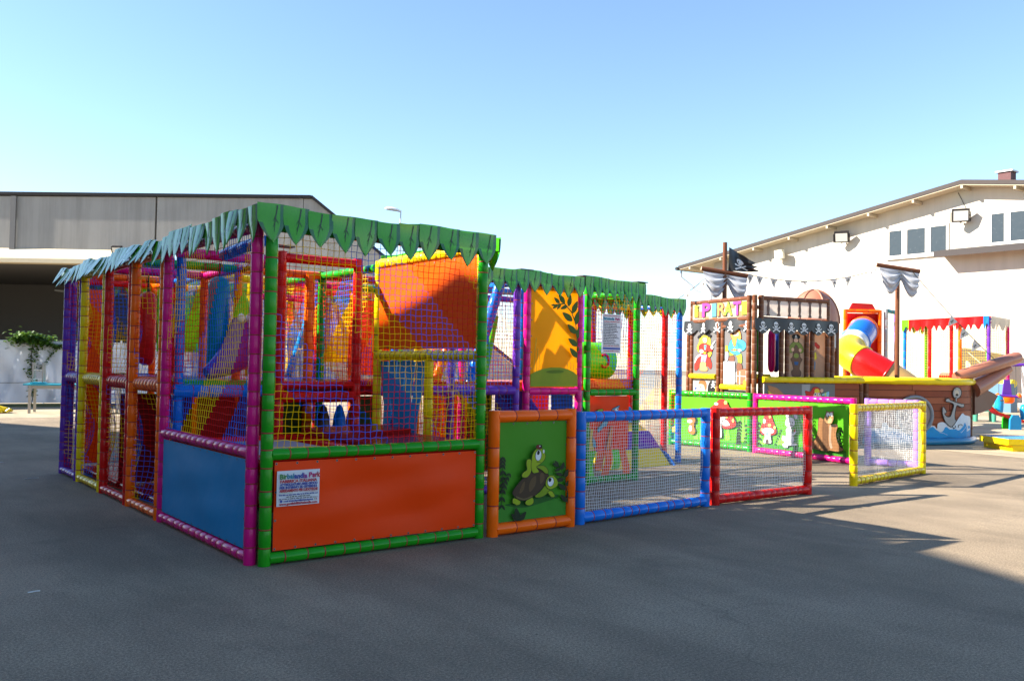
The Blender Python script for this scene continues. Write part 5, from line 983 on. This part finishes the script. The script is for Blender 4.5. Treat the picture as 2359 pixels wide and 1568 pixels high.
# hull paintings
HX = (0, .136, .300, .417, .526, .647, .764, .869, .950, .986, 1.0)
def onhull(s, t_, h):
    s = .01 + .975 * s; k = max(i for i in range(10) if HX[i] <= s); tt = (k + (s - HX[k]) / (HX[k + 1] - HX[k])) / 10; return hull(tt) + hn(tt) * (h + .012) + V(0, 0, 1.25 - 1.17 * t_)
q = [(390, 40), (2080, 40), (2080, 930), (390, 930)]
W1, W2 = (.78, .79, .80), (.025, .33, .66)
sh = [(W1, smoothpts([(500, 760), (560, 730), (680, 735), (700, 650), (760, 640), (790, 700), (900, 730), (1050, 740), (1120, 770), (1150, 930), (500, 930)], 2)), (W2, smoothpts([(400, 770), (600, 765), (640, 770), (760, 765), (870, 770), (1000, 800), (1150, 800), (1300, 860), (1300, 930), (400, 930)], 1)),
      (W1, smoothpts([(1420, 760), (1420, 700), (1460, 680), (1520, 690), (1560, 730), (1570, 650), (1640, 625), (1700, 650), (1750, 690), (1850, 640), (1900, 560), (1950, 490), (1990, 520), (2050, 540), (2078, 580), (2078, 760), (1900, 800), (1700, 820), (1500, 820)], 3)),
      (W2, smoothpts([(1395, 790), (1450, 720), (1500, 700), (1540, 740), (1600, 780), (1650, 770), (1700, 700), (1760, 740), (1850, 740), (1900, 760), (1960, 700), (1990, 640), (2020, 690), (2078, 720), (2078, 930), (1395, 930)], 3)), ((.02, .2, .42), smoothpts([(1395, 860), (1600, 880), (1750, 860), (1900, 880), (2078, 860), (2078, 930), (1395, 930)], 2)), ((.02, .2, .42), smoothpts([(400, 880), (700, 860), (1000, 890), (1390, 870), (1390, 930), (400, 930)], 2))]
sh += line([(1800, 690), (1820, 735), (1850, 700), (1835, 680)], 12, (.05, .04, .03)) + line([(1890, 715), (1890, 680), (1930, 665), (1950, 690)], 10, (.05, .04, .03)) + line([(1590, 790), (1660, 800), (1720, 830)], 5, W1) + line([(1930, 800), (2000, 720), (2040, 650)], 7, W1)
AN = (.42, .38, .34); AD = (.03, .025, .02)
sh += outl(AN, ell(1865, 165, 58, 85, .1), 12, AD) + [((.62, .50, .36), ell(1862, 168, 34, 52)), (AD, ell(1865, 195, 22, 20))] + line([(1850, 230), (1855, 300)], 26, AD) + line([(1852, 240), (1856, 300)], 14, AN)
sh += outl(AN, smoothpts([(1650, 390), (1700, 470), (1665, 490), (1700, 540), (1760, 545), (1790, 480), (1820, 350), (1740, 305), (1700, 300), (1700, 265), (1740, 262), (1760, 285), (1850, 320), (1930, 345), (1960, 345), (1960, 380), (1925, 385), (1860, 360), (1830, 480), (1830, 580), (1850, 610), (1790, 690), (1760, 690), (1690, 620), (1650, 520), (1640, 460)], 3), 12, AD)
printing(sp, q, sh, onhull, base=.010, name='hull_painting', strips=26)
pc = hull(.335)
def ring(b):
    c = hull(.36); n = hn(.36); e_ = V(-n.y, n.x, 0)
    b.loft([c + n * .035 + e_ * .40 * math.cos(2 * math.pi * i / 28) + V(0, 0, .62 + .38 * math.sin(2 * math.pi * i / 28)) for i in range(29)], .035, 8)
part('porthole_ring', ring, mat('porthole_grey', (.22, .23, .24), .5), sp)
part('porthole_boards', lambda b: b.poly([hull(.36) + hn(.36) * .022 + V(-hn(.36).y, hn(.36).x, 0) * .38 * math.cos(2 * math.pi * i / 28) + V(0, 0, .62 + .36 * math.sin(2 * math.pi * i / 28)) for i in range(28)]), mat('porthole_boards', (.30, .22, .19), .6, 0, .3), sp)
# bowsprit
LGM = mat('tan_log_vinyl', (.36, .135, .075), .30, 0, .12, .15, 8)
part('bowsprit', lambda b: b.loft([(19.30, 8.96, 1.40), (19.36, 8.94, 1.42), (20.1, 8.69, 1.63), (20.95, 8.41, 1.865), (21.0, 8.39, 1.88)], [.115, .135, .138, .135, .12], 18), LGM, sp)
part('bowsprit_brace', lambda b: b.loft([(19.84, 8.86, 1.16), (20.15, 8.75, 1.29), (20.5, 8.63, 1.46), (20.82, 8.52, 1.62)], [.20, .17, .14, .10], 16), LGM, sp)
part('prow_gusset', lambda b: b.prism([(19.82, 8.80, .60), (19.82, 8.80, 1.28), (20.45, 8.58, 1.02), (20.25, 8.66, .72)], (.05, .16, 0)), mat('dark_prow_vinyl', (.17, .075, .045), .4), sp)
# masts, yards, sails, flag
def mast(P, z0, z1, ya, yb):
    m = part('mast', lambda b: b.loft([P + V(0, 0, z0), P + V(0, 0, (z0 + z1) / 2), P + V(0, 0, z1)], [.052, .05, .047], 12), BRN, sp)
    part('yard', lambda b: b.loft([ya, (ya + yb) / 2, yb], .048, 12), BRN, m); part('yard_end', lambda b: b.loft([ya, ya - (yb - ya).normalized() * .006], [.038, .038], 12), mat('cut_end', (.55, .38, .25), .7), m); return m
SAIL = mat('grey_sail', (.62, .63, .66), .6, .35, .1, .2, 10)
def sail(m, ya, yb, drop, n, rear):
    nv = V(yb.y - ya.y, ya.x - yb.x, 0).normalized()
    def f(u, v):
        lob = abs(math.sin(u * math.pi * 1.6 + .35)); return ya.lerp(yb, u * (1 - .15 * v) + .08 * v) + nv * (.10 * math.sin(math.pi * v) * lob + .03 * math.sin(v * 22)) + V(0, 0, -.03 - drop * v * (.35 + .65 * lob))
    b = MB(); b.sheet(f, 24, 14, .006, nv * -1); o = b.build('sail', [SAIL], m)
    pr = []
    for k in range(5):
        v0 = .45 + k * .11; pr += line([(u / 12, v0 + .05 * math.sin(u * .8 + k)) for u in range(1, 12)], .007, (.30, .31, .36))
    printing(o, [(0, 0), (1, 0), (1, 1), (0, 1)], pr, lambda s, t_, h: f(s, t_) + nv * h, base=.006, name='fold_lines', dz=.0001)
m1 = mast(V(14.93, 11.73, 0), 0, 4.16, V(14.54, 12.03, 3.60), V(15.30, 11.43, 3.46)); sail(m1, V(14.56, 12.01, 3.58), V(15.29, 11.43, 3.45), .52, 2, 0)
m2 = mast(V(18.50, 9.86, 0), 0, 3.78, V(18.08, 10.12, 3.83), V(18.83, 9.54, 3.70)); sail(m2, V(18.12, 10.08, 3.82), V(18.82, 9.55, 3.70), .56, 2, 0)
fd = V(.80, -.60, 0); fo = V(14.98, 11.68, 3.50); fnv = V(-.6, -.8, 0)
def flagp(u, v):
    sag = .30 * u ** 1.3 * (v) ** 1; edge = .05 * math.sin(v * 17) * u * u
    return fo + fd * ((.60 + edge - .10 * v) * u) + fnv * (.05 * math.sin(u * 7 + v * 2)) + V(0, 0, .05 + .50 * v - sag * .95 - .0 * u)
b = MB(); b.sheet(flagp, 16, 14, .004, -fnv); fl = b.build('flag', [BLK], sp)
printing(fl, [(0, 0), (1, 0), (1, 1), (0, 1)], [(c, [(x, y) for x, y in p]) for c, p in skull(.46, .58, .40)], lambda s, t_, h: flagp(s, 1 - t_) + fnv * h, base=.008, name='skull_print')
# ---- bunting
PEN = mat('white_pennant', (.74, .73, .70), .6, .6, .05)
def bunting(lab, A, B, sag, ks, size, droop=V(0, 0, -1)):
    t = thing('bunting', lab, 'bunting', A, 'skull pennant strings'); e_ = (B - A)
    f = lambda u: A + e_ * u + V(0, 0, -sag * 4 * u * (1 - u))
    part('cord', lambda b: b.loft([f(i / 20) for i in range(21)], .008, 5), mat('dark_tape', (.06, .055, .05), .7), t)
    for i, (u, tw) in enumerate(ks):
        d = (f(u + .02) - f(u - .02)).normalized(); c = f(u); n_ = V(-.62, -.78, 0); dn = (droop - d * droop.dot(d) * .2).normalized(); dn = (dn * math.cos(tw) + n_ * math.sin(tw)).normalized()
        fn = lambda s, v: c + d * ((s - .5) * size * (1 - v * .92)) + dn * (size * 1.15 * v) + n_ * (.02 * math.sin(v * 5 + i))
        b = MB(); b.sheet(fn, 4, 6, .002, -n_); pn = b.build('pennant', [PEN], t)
        printing(pn, [(0, 0), (1, 0), (1, 1), (0, 1)], [(cc, [(min(.98, max(.02, x)), y) for x, y in p]) for cc, p in skull(.5, .34, .24, (.02, .02, .02), (.66, .65, .62))], lambda s, v, h: c + d * ((s - .5) * size) + dn * (size * 1.15 * v) + n_ * (.02 * math.sin(v * 5 + i) + h), base=.004, dz=.0002, name='skull_print')
bunting('string of skull pennants slung between the two masts', V(15.28, 11.42, 3.50), V(18.06, 10.10, 3.72), .20, [(.02, .1), (.09, .4), (.20, .2), (.31, .4), (.43, .9), (.53, 1.3), (.66, .3), (.77, .1), (.95, 1.2)], .17)
bunting('string of skull pennants running down to the bowsprit', V(18.62, 9.62, 3.72), V(20.3, 8.56, 1.78), .06, [(.30, 1.2), (.50, .3), (.64, .2), (.78, .1)], .22, V(-.55, .35, -.75))
bunting('short string of skull pennants dropping left from the first yard', V(14.70, 11.90, 3.5), V(14.55, 12.7, 2.98), .02, [(.25, .3), (.7, .4)], .16)
# ================================================================== PLAY EQUIPMENT BEHIND THE SHIP
# dome roofed lookout
t = thing('dome_lookout', 'brown domed lookout tower rising behind the ship balustrade', 'playhouse', (18.65, 12.05, 0))
DM = mat('terracotta_dome', (.36, .14, .08), .45, 0, .12, .1, 6); dc = V(18.66, 12.02, 2.62)
def dome(u, v):
    a = 2 * math.pi * u; h = v * math.pi / 2; k = 1 + .035 * abs(math.cos(3 * a)) ** 8
    return dc + V(.56 * math.cos(h) * math.cos(a) * k, .56 * math.cos(h) * math.sin(a) * k, .80 * math.sin(h))
part('dome', lambda b: (b.grid(dome, 36, 10), b.grid(lambda u, v: dc + (dome(1 - u, v) - dc) * .94, 36, 10)), DM, t)
for k in range(4):
    a = .5 + k * math.pi / 2; P = V(dc.x + .52 * math.cos(a), dc.y + .52 * math.sin(a), 0)
    part('post', lambda b: b.loft([P, P + V(0, 0, 2.68)], .06, 10), BRN, t)
part('rib', lambda b: [b.loft([dc + (dome(k / 6, v / 8) - dc) * 1.01 for v in range(9)], .022, 6) for k in range(6)], DM, t)
part('parapet', lambda b: [b.box(dc + V(.52 * math.cos(.5 + k * math.pi / 2 + .78) * .75, .52 * math.sin(.5 + k * math.pi / 2 + .78) * .75, -.42), (.62, .04, .32), .5 + k * math.pi / 2 + .78 + math.pi / 2) for k in range(4)], mat('parapet_white', (.62, .60, .56), .6), t)
part('deck', lambda b: b.box(dc + V(0, 0, -.62), (1.0, 1.0, .08), .5), BRN, t)

# tube slide and its tower
t = thing('tube_slide_tower', 'orange framed tower with red back sheet carrying the tube slide', 'slide tower', (24.3, 14.0, 0))
SA, SB_ = V(23.80, 14.28, 0), V(24.60, 13.65, 0); te = (SB_ - SA).normalized(); tn = V(-te.y, te.x, 0)
for P, z, c in ((SA, 3.32, 'orange'), (SB_, 3.32, 'orange'), (SA + tn * 1.1, 3.3, 'red'), (SB_ + tn * 1.1, 3.3, 'orange'), (SB_ + te * .18, 3.36, 'grey'), (SB_ + te * .62 + tn * .3, 3.30, 'purple')): post(t, P, 0, z, c, .06, .3)
for z in (1.36, 3.28): rail(t, SA + V(0, 0, z), SB_ + V(0, 0, z), 'orange', .055, .3); rail(t, SB_ + tn * .05 + V(0, 0, z), SB_ + tn * 1.1 + V(0, 0, z), 'orange', .05, .3)
rail(t, SB_ + te * .2 + V(0, 0, 3.30), SB_ + te * .62 + tn * .3 + V(0, 0, 3.27), 'teal', .06, .3); rail(t, SB_ + te * .2 + V(0, 0, 1.45), SB_ + te * .62 + tn * .3 + V(0, 0, 1.45), 'brown', .05, .3)
panel(t, SA + tn * .1, SB_ + tn * .1, 1.4, 3.22, 'red', .2, eyelets=False, nrm=-tn)
part('crest', lambda b: b.prism([SA + te * .12 + V(0, 0, 3.33), SB_ - te * .12 + V(0, 0, 3.33), SB_ - te * .22 + V(0, 0, 3.50), SA + te * .22 + V(0, 0, 3.52)], tn * .08), pad('red'), t)
net(t, SA + te * .05, SB_ - te * .05, .1, 1.3, cell=.06, cols=('lyellow',), stride=4); net(t, SB_ + te * .22, SB_ + te * .6 + tn * .28, 1.5, 3.2, cell=.06, cols=('lyellow',), stride=4)
part('drape', lambda b: b.sheet(lambda u, v: SB_ + te * (.22 + .36 * u + .1 * math.sin(v * 3) * (1 - v)) + V(0, 0, .1 + 1.3 * v) + tn * (.05 * math.sin(u * 8)), 8, 8, .01, tn), sheet('offwhite', .4), t)
t = thing('tube_slide', 'multicoloured plastic tube slide twisting down behind the ship', 'slide', (22.3, 12.8, 0))
path = [V(24.35, 14.1, 2.72), V(23.85, 13.72, 2.72), V(23.2, 13.42, 2.58), V(22.55, 13.22, 2.32), V(21.95, 13.02, 2.08), V(21.5, 12.7, 1.90), V(21.35, 12.3, 1.74), V(21.5, 11.85, 1.48), V(21.75, 11.45, 1.16), V(22.0, 11.1, .80), V(22.25, 10.8, .42)]
def pp(x):
    n = len(path) - 1; x = min(n - 1e-6, max(0, x)); i = int(x); g = x - i; a, b_, c, d = path[max(0, i - 1)], path[i], path[i + 1], path[min(n, i + 2)]
    return .5 * (2 * b_ + (c - a) * g + (2 * a - 5 * b_ + 4 * c - d) * g * g + (3 * b_ - a - 3 * c + d) * g ** 3)
PL = lambda c: mat('slide_plastic_' + c, COL[c], .25, .12, .05)
for x0, x1, c in ((0, 1.7, 'orange'), (1.7, 3.1, 'blue'), (3.1, 3.7, 'white'), (3.7, 5.9, 'yellow'), (5.9, 7.15, 'red'), (7.15, 10, 'tan')):
    k = 12; ps_ = [pp(x0 + (x1 - x0) * i / k) for i in range(k + 1)]; r = .385
    sg = part('tube', lambda b: (b.loft(ps_, [r * 1.02] + [r] * (k - 1) + [r * 1.02], 26, caps=False), b.loft(ps_[::-1], [r * .95] * (k + 1), 26, caps=False)), PL(c), t)
    d = (ps_[-1] - ps_[-2]).normalized(); part('flange', lambda b: b.loft([ps_[-1] - d * .03, ps_[-1] - d * .025, ps_[-1] + d * .02, ps_[-1] + d * .025], [r, r * 1.09, r * 1.09, r], 26, caps=False), PL(c), sg)
part('support', lambda b: b.loft([(21.6, 12.75, 0), (21.6, 12.75, 1.5)], .04, 8), mat('galvanised', (.45, .46, .47), .45, metal=.6), t)

# red scalloped canopy frame near the white building
t = thing('canopied_play_frame', 'play frame with red scalloped canopy against the white wall', 'play frame', (38, 18, 0))
CA, CB, CC = V(38.76, 20.3, 0), V(37.57, 16.14, 0), V(40.3, 16.53, 0); CD = CA + CC - CB
ab = CB - CA
for P, c in ((CA, 'blue'), (CA + ab * .32, 'red'), (CA + ab * .58, 'red'), (CA + ab * .68, 'orange'), (CB, 'purple'), (CC, 'pink'), (CD, 'green'), (CB + (CD - CA) * .5 + ab * -.12, 'green')): post(t, P, 0, 3.8, c, .08, .4, n=8)
for P, Q, c in ((CA, CB, 'red'), (CB, CC, 'blue'), (CA, CD, 'green'), (CD, CC, 'yellow')):
    rail(t, P + V(0, 0, 3.75), Q + V(0, 0, 3.75), c, .06, .5, n=8); net(t, P, Q, .1, 3.6, cell=.11, r=.004, cols=('lyellow',), stride=4)
def cval(P, Q, c, n, z=3.86, h=.42):
    e_ = (Q - P); nv = V(e_.y, -e_.x, 0).normalized()
    b = MB(); b.sheet(lambda u, v: P + e_ * u + nv * (.10 + .05 * math.sin(u * n * 3) * (1 - v)) + V(0, 0, z - (h + .12 * math.sin(u * n * 2 * math.pi) ) * (1 - v)), n * 8, 3, .01, -nv); b.build('canopy_valance', [sheet(c, .3)], t)
cval(CA + ab * -.02, CA + ab * .07, 'lime', 1); cval(CA + ab * .07, CA + ab * .65, 'red', 7); cval(CA + ab * .65, CA + ab * .96, 'dred', 4); cval(CA + ab * .96, CB + ab * .02, 'blue', 1); cval(CB, CC, 'offwhite', 4); cval(CD, CA, 'green', 5)
part('canopy_top', lambda b: b.poly([CA + V(0, 0, 3.87), CB + V(0, 0, 3.87), CC + V(0, 0, 3.87), CD + V(0, 0, 3.87)]), sheet('red', .3), t)
for k, (u, c) in enumerate(((.46, 'red'), (.57, 'red'))):
    P = CA + ab * u + V(.6, 0, 0)
    part('seat', lambda b: b.cushion(P.x - .3, P.x + .3, P.y - .25, P.y + .25, .75, 1.5, .1), pad(c), t)
# blue padded wall, swing, table set, seesaw, mats
t = thing('padded_wall', 'long blue padded wall standing under the far canopy frame', 'wall pad', (37.2, 16.4, 0))
part('cushion', lambda b: b.prism([V(37.7, 17.6, 0), V(36.6, 14.9, 0), V(36.6, 14.9, 1.12), V(37.7, 17.6, 1.12)], (.35, -.1, 0)), pad('steel'), t)
part('top_roll', lambda b: b.loft([(37.85, 17.55, 1.13), (36.78, 14.85, 1.13)], .16, 10), sheet('lyellow', .1), t)
t = thing('toddler_swing', 'purple and orange toddler swing on white A-frame legs', 'swing', (33.6, 14.3, 0))
WM = mat('white_tube', (.75, .75, .74), .35)
for a_, b_ in (((33.05, 14.75, 0), (33.5, 14.45, 1.84)), ((33.9, 14.9, 0), (33.5, 14.45, 1.84)), ((34.55, 13.1, 0), (34.4, 13.62, 1.84)), ((35.1, 13.8, 0), (34.4, 13.62, 1.84))): part('leg', lambda b: b.loft([a_, b_], .045, 10), WM, t)
part('top_bar', lambda b: b.loft([(33.4, 14.53, 1.84), (34.5, 13.53, 1.84)], .06, 10), pad('purple'), t)
part('cross_brace', lambda b: b.loft([(33.3, 14.58, 1.1), (33.72, 14.7, 1.1)], .025, 8), WM, t)
se = V(33.98, 13.95, 0); sx = V(.75, -.66, 0)
part('backrest', lambda b: b.prism([se - sx * .17 + V(0, 0, .72), se + sx * .17 + V(0, 0, .72), se + sx * .10 + V(0, 0, 1.30), se - sx * .10 + V(0, 0, 1.30)], (.03, .04, 0)), pad('purple'), t)
part('tray', lambda b: (b.loft([se - sx * .36 + V(-.05, -.06, .72), se + sx * .36 + V(-.05, -.06, .68)], .05, 10)), pad('purple'), t)
part('bucket', lambda b: b.loft([se + V(-.03, -.04, .44), se + V(-.03, -.04, .50), se + V(-.03, -.04, .66)], [.12, .2, .22], 14), pad('orange'), t)
for s_ in (-1, 1): part('knob', lambda b: b.lathe([(.01, -.08), (.07, -.05), (.09, 0), (.06, .06), (.01, .09)], se + sx * s_ * .38 + V(-.05, -.06, .72), 10), pad('orange'), t)
for s_ in (-1, 1): part('rope', lambda b: b.loft([se + sx * .3 * s_ + V(0, 0, .72), se + sx * .3 * s_ + V(0, .0, 1.80)], .01, 5), mat('rope_dark', (.05, .05, .05), .8), t)
t = thing('plastic_bench', 'green plastic child bench right of the ship prow', 'bench', (28.7, 12.4, 0))
GRP = mat('green_plastic', (.06, .30, .20), .35, .05, .08); bo = V(28.72, 12.45, 0); bx = V(.62, -.78, 0).normalized(); by = V(.78, .62, 0)
for a_, c_ in ((-.26, 0), (.26, 0), (-.26, .3), (.26, .3)): part('leg', lambda b: b.loft([bo + bx * a_ + by * c_, bo + bx * a_ + by * c_ + V(0, 0, .32)], [.06, .075], 10), GRP, t)
part('seat', lambda b: b.prism([bo - bx * .34 - by * .05 + V(0, 0, .321), bo + bx * .34 - by * .05 + V(0, 0, .321), bo + bx * .34 + by * .35 + V(0, 0, .321), bo - bx * .34 + by * .35 + V(0, 0, .321)], (0, 0, .05)), GRP, t)
part('armrest', lambda b: b.prism([bo + bx * .22 - by * .04 + V(0, 0, .372), bo + bx * .32 - by * .04 + V(0, 0, .372), bo + bx * .32 - by * .04 + V(0, 0, .62), bo + bx * .24 - by * .04 + V(0, 0, .56)], by * .06), GRP, t)
t = thing('activity_table', 'yellow and green plastic activity table behind the green bench', 'table', (28.5, 13.2, 0))
ao = V(28.45, 13.1, 0)
part('table_top', lambda b: b.prism([ao + bx * -.4 + V(0, 0, .60), ao + bx * .25 + V(0, 0, .60), ao + bx * .25 + by * .5 + V(0, 0, .60), ao - bx * .4 + by * .5 + V(0, 0, .60)], (0, 0, .06)), GRP, t)
for a_, c in ((-.3, 'navy'), (-.1, 'yellow'), (.15, 'yellow')): part('leg', lambda b: b.loft([ao + bx * a_ + by * .1, ao + bx * a_ + by * .1 + V(0, 0, .60)], .07, 10), pad(c), t)
t = thing('seesaw', 'red and yellow seesaw with blue animal seats at the right edge', 'seesaw', (25.6, 10.35, 0))
s0 = V(25.55, 10.38, 0); sx = V(.80, -.60, 0).normalized(); sy = V(.6, .8, 0)
def plank(u, v): x = -0.72 + 1.5 * u; return s0 + sx * x + sy * (-.13 + .26 * v) + V(0, 0, .34 - .30 * x + (.16 * max(0, -x - .45) / .27) + .05 * max(0, x - .5))
part('plank', lambda b: b.sheet(plank, 18, 2, .07, (0, 0, -1)), pad('red'), t)
for u0, u1 in ((0, .3), (.66, 1)): part('plank_tip', lambda b: b.sheet(lambda u, v: plank(u0 + (u1 - u0) * u, v) + V(0, 0, .012), 6, 2, .008, (0, 0, -1)), pad('lyellow'), t)
part('pivot', lambda b: b.prism([s0 - sx * .16 - sy * .2 + V(0, 0, 0), s0 + sx * .16 - sy * .2, s0 + sx * .15 - sy * .2 + V(0, 0, .28), s0 + sx * .08 - sy * .2 + V(0, 0, .40), s0 - sx * .08 - sy * .2 + V(0, 0, .40), s0 - sx * .15 - sy * .2 + V(0, 0, .28)], sy * .06), pad('sky'), t)
part('pivot', lambda b: b.prism([s0 - sx * .16 + sy * .14 + V(0, 0, 0), s0 + sx * .16 + sy * .14, s0 + sx * .15 + sy * .14 + V(0, 0, .28), s0 + sx * .08 + sy * .14 + V(0, 0, .40), s0 - sx * .08 + sy * .14 + V(0, 0, .40), s0 - sx * .15 + sy * .14 + V(0, 0, .28)], sy * .06), pad('green'), t)
for x in (-.36, .38):
    B0 = s0 + sx * x + V(0, 0, .35 - .30 * x)
    rd = part('rider_seat', lambda b: b.loft([B0 + V(0, 0, z) + sx * dx_ for z, dx_ in ((0, 0), (.1, 0), (.2, -.02 * (1 if x > 0 else -1)), (.3, -.03 * (1 if x > 0 else -1)), (.40, 0), (.46, .02))], [.11, .12, .11, .115, .11, .04], 14), pad('sky'), t)
    part('handle', lambda b: b.loft([B0 + V(0, 0, .33) - sy * .22, B0 + V(0, 0, .33) + sy * .22], .02, 8), mat('dark_handle', (.05, .02, .02), .5), rd)
for i, (dz_, off, lab) in enumerate(((0, .1, 'lower yellow edged foam mat at the right edge'), (.125, 0, 'upper yellow edged foam mat with blue top at the right edge'))):
    c = V(18.12 + off, 7.42 - off * .4, dz_); a_ = V(.80, -.60, 0).normalized(); b2 = V(.6, .8, 0)
    t = thing('foam_mat', lab, 'mat', c, 'stacked foam mats')
    part('edge', lambda b: b.prism([c + V(0, 0, .004), c + a_ * 1.9 + V(0, 0, .004), c + a_ * 1.9 + b2 * 1.0 + V(0, 0, .004), c + b2 * 1.0 + V(0, 0, .004)], (0, 0, .115)), pad('yellow'), t)
    part('top', lambda b: b.prism([c + a_ * .03 + b2 * .03 + V(0, 0, .1195), c + a_ * 1.87 + b2 * .03 + V(0, 0, .1195), c + a_ * 1.87 + b2 * .97 + V(0, 0, .1195), c + a_ * .03 + b2 * .97 + V(0, 0, .1195)], (0, 0, .0035)), sheet('sky', .05), t)
